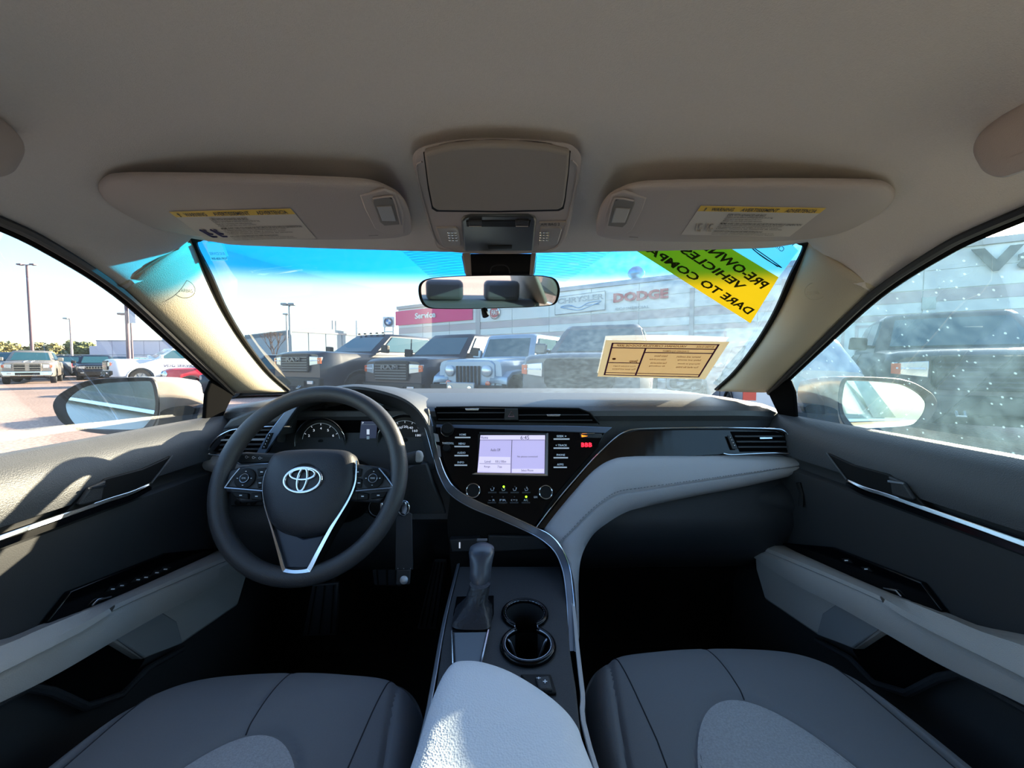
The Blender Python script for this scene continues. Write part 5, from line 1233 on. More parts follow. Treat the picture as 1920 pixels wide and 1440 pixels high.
# ================================================================== outside
ASPH = bpy.data.materials.new('pink_grey_asphalt'); ASPH.use_nodes = True
n = ASPH.node_tree; b = n.nodes['Principled BSDF']; b.inputs['Roughness'].default_value = .9
tc = n.nodes.new('ShaderNodeNewGeometry'); t1 = n.nodes.new('ShaderNodeTexNoise'); t1.inputs['Scale'].default_value = 22; t1.inputs['Detail'].default_value = 6
t2 = n.nodes.new('ShaderNodeTexNoise'); t2.inputs['Scale'].default_value = .35; t2.inputs['Detail'].default_value = 4
n.links.new(tc.outputs['Position'], t1.inputs['Vector']); n.links.new(tc.outputs['Position'], t2.inputs['Vector'])
r1_ = n.nodes.new('ShaderNodeValToRGB'); r1_.color_ramp.elements[0].position = .35; r1_.color_ramp.elements[1].position = .65
r1_.color_ramp.elements[0].color = lin('8a7268'); r1_.color_ramp.elements[1].color = lin('c4a899')
n.links.new(t1.outputs[0], r1_.inputs[0]); mx = n.nodes.new('ShaderNodeMix'); mx.data_type = 'RGBA'; mx.blend_type = 'MULTIPLY'; mx.inputs[0].default_value = .5
n.links.new(r1_.outputs[0], mx.inputs[6]); n.links.new(t2.outputs[0], mx.inputs[7]); n.links.new(mx.outputs[2], b.inputs['Base Color'])
bp = n.nodes.new('ShaderNodeBump'); bp.inputs['Strength'].default_value = .4; bp.inputs['Distance'].default_value = .01; n.links.new(t1.outputs[0], bp.inputs['Height']); n.links.new(bp.outputs[0], b.inputs['Normal'])
g = 260
o = mesh('ground', [(-g, -60, 0), (g, -60, 0), (g, g, 0), (-g, g, 0)], [(0, 1, 2, 3)], ASPH, smooth=False); tagit(o, 'sunlit pinkish asphalt of the car lot', None, kind='structure')

def paint(name, c, metal=.2, rough=.4, coat=.35): return mat(name, c, rough, metal=metal, coat=coat)
PBLK = paint('black_paint', '07162a', 0); PDK = paint('dark_blue_paint', '142236'); PSIL = paint('silver_paint', 'a9b3bd', .5); PWHT = paint('white_paint', 'dfe3ea', 0)
PRED = paint('red_paint', 'd21a34', .1); PSBL = paint('silver_blue_paint', '8fa6bc', .5); PGRY = paint('grey_paint', '5a6068', .5); PTEAL = paint('teal_grey_paint', '3d5660', .4); PTAN = paint('pewter_paint', '9a948c', .5)
CGL = mat('car_glass', '2b5360', .12, coat=.2, spec=.5); TYR = mat('tyre', '16171a', .85); RIMM = mat('alloy_rim', '9aa0a6', .35, metal=.7); RIMD = mat('dark_rim', '1c1d20', .5, metal=.4)
CTRIM = mat('black_car_trim', '0b0c0e', .6); HLM = mat('headlamp', 'c8d0d6', .12, metal=.4, coat=1); AMB = mat('amber_lens', 'd0562a', .2, coat=1); CHR = mat('chrome_car', 'cfd4d8', .12, metal=1)

def vehicle(name, label, m, L=5.8, Wd=2.0, H=1.9, hood=1.22, belt=1.28, z0=.38, wr=.4, wx=(-1.0, -4.6), wsb=-1.5, wst=-2.15, rt=-4.0, rb=-4.25, bed=None, tail=None,
            style='pickup', rim=RIMM, cat='pickup truck', px=None, D=10, head=(0, -1), group=None, flare=None, side_n=2, roundf=.12, roofw=.74, stripes=False, slatm=None, bumper=CTRIM, z=0, drop=0):
    root = thing(name, label, cat, (0, 0, 0), group=group)
    w_ = Wd / 2
    # lower body -------------------------------------------------
    xs = sorted(set([0, -.03, -.08, -.16, -.3, -.5] + [round(-L * i / 26, 3) for i in range(1, 26)] + [-L + .25, -L + .08, -L] + [round(x + wr * 1.18 * k, 3) for x in wx for k in (-1.02, -1, -.9, -.7, -.4, 0, .4, .7, .9, 1, 1.02)]), reverse=True)
    xs = [x for x in xs if -L <= x <= 0]
    rear_h = bed if bed else belt
    def ztop(x):
        if x > wsb:
            t = max(0, min(1, (x - wsb) / (0 - wsb))); return belt + (hood - drop - belt) * t ** 1.2 - (.07 if style != 'jeep' else .02) * max(0, 1 - (-x) / .22) ** 2
        if x < rb - .05 and bed: return bed
        if tail and x < rb: t = min(1, (rb - x) / (L + rb)); return belt + (tail - belt) * t
        return belt
    rows = []
    for x in xs:
        f = max(0, 1 - (-x) / .45); r_ = max(0, 1 - (L + x) / .3)
        ww = w_ * (1 - roundf * f ** 2 - .08 * r_ ** 2); zt = ztop(x); za = z0
        for xw in wx:
            d = abs(x - xw)
            if d < wr * 1.18: za = max(za, wr + math.sqrt(max(0, (wr * 1.18) ** 2 - d * d)))
        za = min(za, zt - .15)
        zl = z0 + .12 * max(0, 1 - (-x) / .3)
        half = [(0, zl), (.70 * ww, zl), (.70 * ww, za), (.97 * ww, za), (1.0 * ww, za + .06), (1.0 * ww, min(zt - .12, za + (zt - za) * .55)), (.985 * ww, zt - .12), (.94 * ww, zt - .03), (.86 * ww, zt), (.45 * ww, zt + .025), (0, zt + .03)]
        row = [V((x, y, zz)) for y, zz in half] + [V((x, -y, zz)) for y, zz in half[-2:0:-1]]
        rows.append(row)
    vs, fs = grid(rows, closed_u=True, cap=True)
    body = mesh('body', vs, fs, m, root)
    # greenhouse -------------------------------------------------
    wb = w_ * .93; wt = w_ * roofw; N = []
    def ring(t):
        xf = wsb + (wst - wsb) * t; xr = rb + (rt - rb) * t; yy = wb + (wt - wb) * t; zz = belt + (H - .05 - belt) * t
        return [V((xf + .12 * (1 - t * .5), 0, zz)), V((xf, yy * .86, zz)), V((xf - .08, yy, zz)), V(((xf + xr) / 2, yy * 1.01, zz)), V((xr + .08, yy, zz)), V((xr, yy * .86, zz)), V((xr - .03, 0, zz)),
                V((xr, -yy * .86, zz)), V((xr + .08, -yy, zz)), V(((xf + xr) / 2, -yy * 1.01, zz)), V((xf - .08, -yy, zz)), V((xf, -yy * .86, zz))]
    r0 = ring(0); r0 = [V((p.x, p.y, belt - .03)) for p in r0]; r1 = ring(.05); r9 = ring(.95); c = V(((wst + rt) / 2, 0, H))
    rt1 = [p.lerp(V((c.x, 0, p.z)), .06) + V((0, 0, .05)) for p in ring(1)]; rt2 = [p.lerp(V((c.x, 0, p.z)), .35) + V((0, 0, .07)) for p in ring(1)]
    loft('cab', [r0, r1, r9, ring(1), rt1, rt2], m, root, closed=True, cap=True)
    a, b_ = ring(.10), ring(.90)
    def pane(nm, i, j, f0, f1, lo=0.0, hi=0.0):
        q = [a[i].lerp(a[j], f0), a[i].lerp(a[j], f1), b_[i].lerp(b_[j], f1), b_[i].lerp(b_[j], f0)]
        nn_ = (q[1] - q[0]).cross(q[3] - q[0]).normalized(); cc = sum(q, V((0, 0, 0))) / 4
        if nn_.dot(cc - V((c.x, 0, cc.z))) < 0: nn_ = -nn_
        return slab(nm, [p + nn_ * .012 for p in q], -nn_ * .02, CGL, root)
    ws_ = [a[11].lerp(a[0], .04), a[0], a[1].lerp(a[0], .04), b_[1].lerp(b_[0], .04), b_[0], b_[11].lerp(b_[0], .04)]
    nn_ = (ws_[2] - ws_[0]).cross(ws_[4] - ws_[1]).normalized(); nn_ = nn_ if nn_.x > 0 else -nn_
    slab('windshield', [p + nn_ * .012 for p in ws_], -nn_ * .03, CGL, root)
    for s in (1, -1):
        ids = (2, 4) if s > 0 else (10, 8)
        gap = .05
        for k in range(side_n):
            f0 = .05 + (.93 / side_n) * k; f1 = .05 + (.93 / side_n) * (k + 1) - gap / 2
            i, j = ids
            # follow the slightly bowed side: use the straight chord
            q = [a[i].lerp(a[j], f0), a[i].lerp(a[j], f1), b_[i].lerp(b_[j], f1), b_[i].lerp(b_[j], f0)]
            out = V((0, s * .03, .008)); slab('side_window', [p + out for p in q], (0, -s * .05, 0), CGL, root)
            if k > 0 or True:
                xx = a[i].lerp(a[j], f1 + gap / 4).x
                if k < side_n - 1 or bed: 
                    tube('door_gap', [V((xx, s * (w_ * .997), z0 + .12)), V((xx, s * (w_ * 1.003), belt - .14)), V((xx, s * w_ * .95, belt - .03))], .008, CTRIM, root, seg=5)
            slab('door_pull', [V((a[i].lerp(a[j], f1 - .05).x + dx, s * (w_ + .006), belt - .20 + dz)) for dx, dz in ((0, 0), (.16, 0), (.16, .035), (0, .035))], (0, s * .02, 0), CTRIM, root)
        mp = V((wsb - .28, s * (w_ + .13), belt + .12))
        mrx = slab('wing_mirror', [mp + V((0, dy, dz)) for dy, dz in ((-.12, -.09), (.12, -.11), (.13, .1), (-.1, .12))], (.12, 0, 0), CTRIM if m in (PBLK, PDK) else m, root, bevel=.03, seg=3)
        tube('mirror_arm', [mp + V((.04, -s * .1, -.04)), mp + V((.05, -s * .28, -.06))], .025, CTRIM, mrx)
        # wheels
        for xw in wx:
            yc = s * (w_ - .13); cc = V((xw, yc, wr))
            wv = lathe('wheel', cc, (0, s, 0), [(wr * .55, -.12), (wr * .96, -.12), (wr, -.09), (wr, .07), (wr * .95, .11), (wr * .62, .11), (wr * .58, .09)], TYR, root, seg=28)
            vs_, fs_ = lathe_vf(cc + V((0, s * .092, 0)), (0, s, 0), [(wr * .60, 0), (wr * .60, .012), (wr * .54, .004), (wr * .2, -.02)], 24)
            parts = [(vs_, fs_)]
            for k in range(6):
                an = k * math.pi / 3; d = V((math.cos(an), 0, math.sin(an))); q = V((-d.z, 0, d.x))
                A_ = cc + V((0, s * .105, 0)); ww = wr * .07
                pts = [A_ + d * wr * .1 - q * ww, A_ + d * wr * .55 - q * ww, A_ + d * wr * .55 + q * ww, A_ + d * wr * .1 + q * ww]
                vv = pts + [p - V((0, s * .03, 0)) for p in pts]; parts.append((vv, [(0, 1, 2, 3), (7, 6, 5, 4), (0, 4, 5, 1), (1, 5, 6, 2), (2, 6, 7, 3), (3, 7, 4, 0)]))
            vv, ff = join_vf(parts); mesh('rim', vv, ff, rim, wv)
            if flare:
                pts = [V((xw + wr * 1.2 * math.cos(R(t)), s * (w_ + .03), wr + wr * 1.2 * math.sin(R(t)))) for t in range(-5, 190, 13)]
                inn = [V((xw + wr * 1.42 * math.cos(R(t)), s * (w_ - .01), wr + wr * 1.40 * math.sin(R(t)))) for t in range(-5, 190, 13)]
                strip('wheel_arch', pts, inn, (0, -s * .05, 0), flare, root)
            else:
                tube('wheel_arch', [V((xw + wr * 1.2 * math.cos(R(t)), s * (w_ + .002), wr + wr * 1.2 * math.sin(R(t)))) for t in range(-2, 184, 14)], .02, CTRIM if m != PWHT else m, root, seg=5)
    box('underbody', (-L / 2, 0, z0 - .02), (L * .86, Wd * .66, .2), CTRIM, root)
    # front end ----------------------------------------------------
    fx = .02; fw = w_ * .88; ht = hood - drop
    def FR(y, zz, dx=0): return V((fx + dx - .30 * max(0, abs(y) / w_ - .55) ** 1.6, y, zz))
    def plate(nm, pts, m_, par=None, dx=0.0, th=.05, **k): return slab(nm, [FR(y, zz, dx) for y, zz in pts], (-th, 0, 0), m_, par or root, **k)
    if style in ('ram', 'pickup', 'ramold'):
        gw = fw * .60
        gr = plate('grille', [(-gw * .9, ht - .50), (gw * .9, ht - .50), (gw, ht - .42), (gw, ht - .10), (gw * .92, ht - .06), (-gw * .92, ht - .06), (-gw, ht - .10), (-gw, ht - .42)], CTRIM if style != 'ramold' else m, None, .03, .06, bevel=.01)
        if style == 'ramold':
            for sy in (-1, 1):
                for zz in (ht - .47, ht - .27): plate('grille_opening', [(sy * .08, zz), (sy * gw * .88, zz), (sy * gw * .88, zz + .16), (sy * .08, zz + .16)], CTRIM, gr, .036, .02)
            for k in range(3): plate('slat', [(-gw * .9, ht - .42 + .13 * k), (gw * .9, ht - .42 + .13 * k), (gw * .9, ht - .405 + .13 * k), (-gw * .9, ht - .405 + .13 * k)], CHR, gr, .04, .02)
            if stripes:
                for sy in (-.16, .10):
                    rows = [[V((x, sy + dy, ztop(x) + .036)) for dy in (0, .07)] for x in [-.05 + (wsb + .1) * k / 8 for k in range(9)]]
                    loft('hood_stripe', rows, WHITE, root, solid=.004)
        else:
            for k in range(6): plate('slat', [(-gw * .93, ht - .46 + .062 * k), (gw * .93, ht - .46 + .062 * k), (gw * .93, ht - .44 + .062 * k), (-gw * .93, ht - .44 + .062 * k)], slatm or (PGRY if style == 'ram' else CHR), gr, .045, .02)
            if style == 'ram': text('lettering', 'RAM', [FR(-gw * .5, ht - .14, .055), FR(gw * .5, ht - .14, .055), FR(gw * .5, ht - .24, .055), FR(-gw * .5, ht - .24, .055)], PGRY, gr, bold=.03, thick=.02)
        for s in (1, -1):
            hl_ = plate('headlight', [(s * gw * 1.06, ht - .34), (s * fw * 1.0, ht - .30), (s * fw * 1.03, ht - .14), (s * gw * 1.06, ht - .12)], HLM, None, .025, .06, bevel=.01)
            plate('lamp_bar', [(s * gw * 1.12, ht - .235), (s * fw * .98, ht - .225), (s * fw * .98, ht - .205), (s * gw * 1.12, ht - .21)], WHITE, hl_, .035, .01)
            plate('amber_lamp', [(s * fw * .93, ht - .30), (s * fw * 1.035, ht - .29), (s * fw * 1.035, ht - .15), (s * fw * .93, ht - .15)], AMB, hl_, .034, .02)
            plate('fog_light', [(s * fw * .62, z0 + .14), (s * fw * .82, z0 + .14), (s * fw * .82, z0 + .22), (s * fw * .62, z0 + .22)], HLM, None, .09, .04, bevel=.01)
            tube('tow_hook', [FR(s * fw * .36, z0 + .10, .08), FR(s * fw * .36, z0 + .04, .15), FR(s * fw * .28, z0 + .04, .15), FR(s * fw * .28, z0 + .10, .08)], .018, RIMM, root, seg=6)
        plate('bumper', [(-fw * .98, z0 + .04), (fw * .98, z0 + .04), (fw * 1.04, z0 + .12), (fw * 1.04, z0 + .30), (-fw * 1.04, z0 + .30), (-fw * 1.04, z0 + .12)], bumper, None, .085, .14, bevel=.03)
        plate('lower_intake', [(-fw * .5, z0 + .09), (fw * .5, z0 + .09), (fw * .5, z0 + .22), (-fw * .5, z0 + .22)], CTRIM, None, .095, .03)
    if style == 'jeep':
        gr = plate('grille', [(-.60, ht - .62), (.60, ht - .62), (.64, ht - .45), (.62, ht - .08), (.52, ht - .01), (-.52, ht - .01), (-.62, ht - .08), (-.64, ht - .45)], m, None, .04, .08, bevel=.02)
        for k in range(7):
            y = -.27 + .09 * k; plate('grille_slot', [(y - .022, ht - .50), (y + .022, ht - .50), (y + .024, ht - .12), (y - .024, ht - .12)], CTRIM, gr, .046, .02)
        for s in (1, -1):
            hl_ = lathe('headlight', FR(s * .455, ht - .22, .05), (1, 0, 0), [(.115, -.03), (.115, .01), (.095, .03), (.03, .045), (.001, .046)], HLM, root, seg=20, cap=False)
            lathe('turn_lamp', FR(s * .49, ht - .47, .045), (1, 0, 0), [(.055, -.02), (.055, .02), (.02, .03)], AMB, root, seg=14)
            # flat front fenders
            for xw in wx:
                fr2 = [V((xw + dx, s * yy, zz)) for dx, yy, zz in ((.62, w_ * .70, ht - .30), (.60, w_ * 1.12, ht - .34), (.30, w_ * 1.14, ht - .20), (-.35, w_ * 1.14, ht - .20), (-.62, w_ * 1.12, ht - .60), (-.60, w_ * .80, ht - .55), (-.3, w_ * .75, ht - .16), (.3, w_ * .70, ht - .16))]
                top_ = [[V((xw + dx, s * w_ * .66, zz)), V((xw + dx, s * w_ * 1.13, zz - .02)), V((xw + dx, s * w_ * 1.15, zz - .07))] for dx, zz in ((.66, ht - .46), (.62, ht - .34), (.45, ht - .24), (0, ht - .20), (-.38, ht - .24), (-.56, ht - .45), (-.66, ht - .75))]
                loft('fender', top_, m, root, solid=.03)
        plate('bumper', [(-.88, .52), (.88, .52), (.90, .70), (-.90, .70)], CTRIM, None, .28, .20, bevel=.03)
        bp_ = plate('bumper_plate', [(-.33, .50), (.33, .50), (.34, .76), (-.34, .76)], RIMM, None, .31, .06, bevel=.02)
        for s in (1, -1): lathe('fog_light', FR(s * .24, .64, .31), (1, 0, 0), [(.055, 0), (.05, .02), (.01, .025)], CHR, bp_, seg=14)
        lathe('spare_wheel', V((-L - .02, 0, 1.0)), (-1, 0, 0), [(.2, 0), (.38, 0), (.40, .05), (.40, .2), (.36, .24), (.1, .2)], TYR, root, seg=24)
        for s in (-1, 1): tube('hood_latch', [V((-.75, s * w_ * .80, belt - .06)), V((-.75, s * w_ * .86, belt - .14))], .02, CTRIM, root, seg=6)
    if style == 'suv':
        gw = fw * .55
        gr = plate('grille', [(-gw, ht - .30), (gw, ht - .30), (gw * 1.03, ht - .12), (-gw * 1.03, ht - .12)], CHR, None, .03, .05, bevel=.01)
        for k in range(7):
            y = -gw * .86 + gw * .287 * k; plate('grille_slot', [(y - .055, ht - .28), (y + .055, ht - .28), (y + .055, ht - .14), (y - .055, ht - .14)], CTRIM, gr, .036, .02)
        for s in (1, -1):
            plate('headlight', [(s * gw * 1.1, ht - .30), (s * fw, ht - .26), (s * fw * 1.02, ht - .13), (s * gw * 1.1, ht - .12)], HLM, None, .025, .06, bevel=.01)
            plate('fog_light', [(s * fw * .68, z0 + .18), (s * fw * .86, z0 + .18), (s * fw * .86, z0 + .25), (s * fw * .68, z0 + .25)], HLM, None, .03, .04, bevel=.01)
        plate('bumper', [(-fw, z0 + .02), (fw, z0 + .02), (fw * 1.02, z0 + .30), (-fw * 1.02, z0 + .30)], CTRIM, None, .05, .1, bevel=.03)
    if style == 'mini':
        for s in (1, -1):
            for (yy, zz, r_, dx) in ((.52, ht - .20, .125, .0), (.50, ht - .42, .07, .03)):
                p = FR(s * yy, zz, dx); hl_ = lathe('headlight', p, (1, s * .45, .15), [(r_ * 1.1, -.05), (r_ * 1.1, .015), (r_ * .98, .025)], CHR, root, seg=20); lathe('lens', p, (1, s * .45, .15), [(r_ * .9, .02), (r_ * .6, .04), (.001, .045)], HLM, hl_, seg=18, cap=False)
        plate('bumper', [(-.6, z0), (.6, z0), (.64, z0 + .18), (-.64, z0 + .18)], CTRIM, None, .05, .08, bevel=.02)
        plate('grille_bar', [(-.2, ht - .26), (.2, ht - .26), (.2, ht - .23), (-.2, ht - .23)], CHR, None, .03, .02)
    if style == 'sedan':
        for s in (1, -1): plate('headlight', [(s * fw * .55, ht - .24), (s * fw * 1.02, ht - .20), (s * fw * 1.04, ht - .08), (s * fw * .6, ht - .12)], HLM, None, .02, .06, bevel=.01)
        plate('grille', [(-fw * .45, z0 + .12), (fw * .45, z0 + .12), (fw * .5, z0 + .30), (-fw * .5, z0 + .30)], CTRIM, None, .04, .06, bevel=.01)
        plate('bumper', [(-fw, z0), (fw, z0), (fw, z0 + .1), (-fw, z0 + .1)], CTRIM, None, .05, .08, bevel=.02)
    # rear lamps
    for s in (1, -1):
        zt = ztop(-L + .05); slab('tail_light', [V((-L - .01, s * w_ * .72, zt - .42)), V((-L - .01, s * w_ * .93, zt - .42)), V((-L - .01, s * w_ * .93, zt - .08)), V((-L - .01, s * w_ * .72, zt - .08))], (.05, 0, 0), mat('tail_red', 'b02020', .2, coat=1) if 'tail_red' not in MATS else MATS['tail_red'], root)
    if bed:      # load box: inner hollow
        slab('load_bed', [V((x, y, bed + .032)) for x, y in ((rb - .15, -w_ * .82), (rb - .15, w_ * .82), (-L + .1, w_ * .82), (-L + .1, -w_ * .82))], (0, 0, -.01), CTRIM, root)
    h = V((head[0], head[1], 0)).normalized()
    root.rotation_euler = (0, 0, math.atan2(h.y, h.x))
    q = P(px, 700, y=D); root.location = (q.x, q.y, z)
    return root
G = 'trucks and cars parked in the facing row'
hdk = dict(L=6.0, Wd=2.05, H=1.98, hood=1.42, belt=1.40, z0=.50, wr=.44, wx=(-1.05, -4.75), wsb=-1.55, wst=-2.3, rt=-4.05, rb=-4.3, bed=1.38)
v_hd = vehicle('pickup_truck', 'black heavy-duty pickup with roof marker lamps, first large truck left of the gauges view', PBLK, style='ram', px=556, D=9.8, head=(-.5, -.86), group=G, rim=RIMD, **hdk)
v_hd['label'] = 'black heavy-duty pickup with marker lamps along its roof, facing the windscreen'
for k in range(5): lathe('marker_lamp', V((-2.32, -.5 + .25 * k, 2.0)), (0, 0, 1), [(.05, 0), (.04, .03), (.01, .045)], CTRIM, v_hd, seg=8)
v_r = vehicle('pickup_truck', 'black pickup with lettered mesh grille next to the silver off-roader', PBLK, style='ram', px=735, D=9.1, head=(-.5, -.86), group=G, rim=RIMD,
              L=5.8, Wd=2.0, H=1.93, hood=1.24, belt=1.30, z0=.40, wr=.41, wx=(-1.0, -4.6), wsb=-1.5, wst=-2.2, rt=-4.0, rb=-4.3, bed=1.3)
v_j = vehicle('off_roader', 'silver boxy off-roader with seven-slot grille and round headlights', PSBL, style='jeep', cat='car', px=880, D=8.1, head=(-.5, -.86), group=G, rim=RIMD,
              L=4.2, Wd=1.58, H=1.83, hood=1.20, belt=1.24, z0=.50, wr=.42, wx=(-.62, -3.4), wsb=-1.45, wst=-1.72, rt=-4.05, rb=-4.1, roundf=.02, roofw=.86)
v_4 = vehicle('pickup_truck', 'dark grey pickup half hidden behind dusty glass beside the silver off-roader', PGRY, style='pickup', slatm=CTRIM, px=1085, D=5.9, head=(-.38, -.92), group=G, rim=RIMM,
              L=5.8, Wd=2.0, H=1.90, hood=1.26, belt=1.30, z0=.40, wr=.41, wx=(-1.0, -4.6), wsb=-1.5, wst=-2.2, rt=-4.0, rb=-4.3, bed=1.3)
v_5 = vehicle('pickup_truck', 'pale silver pickup seen above the tan notice through the glare', PSIL, style='pickup', px=1320, D=11, head=(-.38, -.92), group=G,
              L=5.6, Wd=1.95, H=1.9, hood=1.15, belt=1.2, z0=.38, wr=.39, wx=(-1.0, -4.4), wsb=-1.4, wst=-2.1, rt=-3.8, rb=-4.1, bed=1.15)
v_6 = vehicle('hatchback', 'silver car close behind the passenger door mirror, red lamp visible', PSIL, style='sedan', cat='car', px=1560, D=6.2, head=(.35, .94), group=G,
              L=3.5, Wd=1.65, H=1.5, hood=.95, belt=1.0, z0=.25, wr=.31, wx=(-.7, -2.9), wsb=-1.0, wst=-1.6, rt=-3.1, rb=-3.45)
v_6.location = V((4.3 + .3 * 3.5, 5.6 + .95 * 3.5, 0)); v_6.rotation_euler.z = math.atan2(.95, .3)
v_7 = vehicle('pickup_truck', 'dark pickup parked behind the large truck in the passenger window', PTEAL, style='pickup', px=1530, D=13, head=(-.38, -.92), group=G,
              L=5.6, Wd=1.95, H=1.9, hood=1.2, belt=1.26, z0=.38, wr=.39, wx=(-1.0, -4.4), wsb=-1.4, wst=-2.1, rt=-3.8, rb=-4.1, bed=1.25)
v_8 = vehicle('pickup_truck', 'large dark pickup filling the passenger window with paper on its windshield', PBLK, style='pickup', slatm=PDK, px=1863, D=4.8, head=(-.6, -.8), group=G,
              L=5.8, Wd=2.05, H=1.97, hood=1.28, belt=1.34, z0=.42, wr=.42, wx=(-1.0, -4.6), wsb=-1.3, wst=-2.0, rt=-4.0, rb=-4.3, bed=1.3)
slab('windshield_paper', [V((-1.66, y, zz)) for y, zz in ((-.05, 1.56), (.30, 1.56), (.30, 1.70), (-.05, 1.70))], (.02, 0, 0), MATS['label_paper'], v_8)
# behind the black pickups
v_9 = vehicle('pickup_truck', 'low dark teal pickup showing its bonnet left of the black heavy-duty truck', PTEAL, style='pickup', px=548, D=19.5, head=(-.6, -.8), group=G,
              L=5.6, Wd=1.95, H=1.75, hood=1.25, belt=1.3, z0=.38, wr=.39, wx=(-1.0, -4.4), wsb=-1.4, wst=-2.1, rt=-3.8, rb=-4.1, bed=1.25)
v_10 = vehicle('sedan', 'white car far off just inside the driver pillar of the windscreen', PWHT, style='sedan', cat='car', px=490, D=22, head=(-.6, -.8), group=G,
               L=4.6, Wd=1.8, H=1.45, hood=.9, belt=.98, z0=.22, wr=.33, wx=(-.95, -3.7), wsb=-1.3, wst=-2.0, rt=-3.5, rb=-4.2, tail=1.0)
# left lot
G2 = 'vehicles across the driver side of the lot'
v_11 = vehicle('pickup_truck', 'silver pickup with two white hood stripes facing the driver window', PTAN, style='ramold', stripes=True, px=52, D=22.5, head=(.7, -.72), group=G2, bumper=CHR,
               L=5.8, Wd=2.0, H=1.9, hood=1.22, belt=1.28, z0=.42, wr=.4, wx=(-1.0, -4.6), wsb=-1.4, wst=-2.1, rt=-3.6, rb=-3.9, bed=1.28)
v_12 = vehicle('suv', 'black compact off-road wagon with seven bright grille slots', PDK, style='suv', cat='car', px=180, D=28, head=(.70, -.72), group=G2,
               L=4.8, Wd=1.94, H=1.76, hood=1.08, belt=1.14, z0=.3, wr=.38, wx=(-.9, -3.8), wsb=-1.3, wst=-2.0, rt=-4.2, rb=-4.7, side_n=3)
v_13 = vehicle('pickup_truck', 'white pickup with a roof light bar and dark bumper', PWHT, style='pickup', px=200, D=19.6, head=(-.6, -.8), group=G2,
               L=5.9, Wd=2.0, H=1.93, hood=1.34, belt=1.36, z0=.5, wr=.43, wx=(-1.05, -4.6), wsb=-1.6, wst=-2.3, rt=-3.4, rb=-3.6, bed=1.34, side_n=1)
tube('light_bar', [V((-2.7, -.62, 2.12)), V((-2.7, .62, 2.12))], .07, WHITE, v_13, seg=10)
for y in (-.4, .4): tube('bar_foot', [V((-2.7, y, 1.94)), V((-2.7, y, 2.08))], .03, CTRIM, v_13, seg=6)
for s in (-1, 1): text('side_lettering', 'VDG SERVICE', [V((-3.3, s * 1.012, 1.10)), V((-1.9, s * 1.012, 1.10)), V((-1.9, s * 1.012, .96)), V((-3.3, s * 1.012, .96))] if s < 0 else [V((-1.9, 1.012, 1.10)), V((-3.3, 1.012, 1.10)), V((-3.3, 1.012, .96)), V((-1.9, 1.012, .96))], MATS['navy_ink'], v_13, bold=.02)
v_14 = vehicle('small_hatchback', 'small red hatchback with round headlights beside the driver mirror', PRED, style='mini', cat='car', px=308, D=15.5, head=(-.72, -.69), group=G2,
               L=3.55, Wd=1.63, H=1.49, hood=.92, belt=.96, z0=.20, wr=.30, wx=(-.70, -2.95), wsb=-1.0, wst=-1.65, rt=-3.0, rb=-3.45, side_n=2, rim=RIMD, roundf=.25)
v_15 = vehicle('sedan', 'dark blue car with damaged front bumper behind the driver pillar', PDK, style='sedan', cat='car', px=383, D=13.2, head=(-.9, -.45), group=G2,
               L=3.6, Wd=1.7, H=1.42, hood=.82, belt=.90, z0=.2, wr=.31, wx=(-.8, -2.9), wsb=-1.1, wst=-1.7, rt=-2.9, rb=-3.4, tail=.95)
v_16 = vehicle('suv', 'dark wagon parked between the striped pickup and the black wagon', PBLK, style='suv', cat='car', px=112, D=31, head=(.55, -.83), group=G2,
               L=4.8, Wd=1.94, H=1.78, hood=1.1, belt=1.2, z0=.3, wr=.38, wx=(-.9, -3.8), wsb=-1.3, wst=-2.0, rt=-4.2, rb=-4.7, side_n=3)
v_17 = vehicle('pickup_truck', 'grey pickup cut by the picture edge at the driver window', PGRY, style='pickup', px=-30, D=25, head=(.3, -.95), group=G2, bumper=CHR)
v_18 = vehicle('suv', 'grey wagon parked behind the black wagon at the fence', PGRY, style='suv', cat='car', px=196, D=32, head=(.2, -.98), group=G2,
               L=4.8, Wd=1.94, H=1.75, hood=1.1, belt=1.2, z0=.3, wr=.38, wx=(-.9, -3.8), wsb=-1.3, wst=-2.0, rt=-4.2, rb=-4.7, side_n=3)
# ------------------------------------------------------------------ dealership
WALLM = mat('pale_cladding', 'cfd6d6', .6, var=.03, varscale=1); WALL2 = mat('rose_grey_cladding', 'b3a9ab', .6, var=.03, varscale=1); CAPM = mat('parapet_cap', 'a5a3a5', .5)
MAG = mat('magenta_panel', 'd0246e', .5); WING = mat('window_dark', '7c8c92', .15, coat=1); DOORP = mat('door_panel_pale', 'c6cccc', .5); SIGNG = mat('sign_letter_grey', '8a929a', .4, metal=.3); SIGNR = mat('sign_letter_red', 'a8323a', .5); SIGND = mat('sign_letter_dark', '4a5054', .5)
Aw_ = V((-9.96, 37.7, 0)); wd = (V((20.6, 16.9, 0)) - Aw_); wlen = wd.length; wd.normalize(); wnrm = V((wd.y, -wd.x, 0)); wnrm = wnrm if wnrm.dot(CAM - Aw_) > 0 else -wnrm
def WL(u, z, off=0.0):
    p = PP(u, 700, Aw_ + wnrm * off, wnrm); return V((p.x, p.y, z))
def WS(s, z, off=0.0): q = Aw_ + wd * s + wnrm * off; return V((q.x, q.y, z))
HT = 6.5; WT = 47
bd = thing('dealership_building', 'long pale clad showroom building with coloured sign fascia behind the parked trucks', 'building', Aw_ + wd * 20)
slab('core_wall', [WS(0, 0), WS(WT, 0), WS(WT, HT), WS(0, HT)], -wnrm * 12, WALLM, bd, smooth=False)
strip('parapet', [WS(-.1, HT), WS(WT + .1, HT)], [WS(-.1, HT - .28), WS(WT + .1, HT - .28)], wnrm * .18, CAPM, bd)
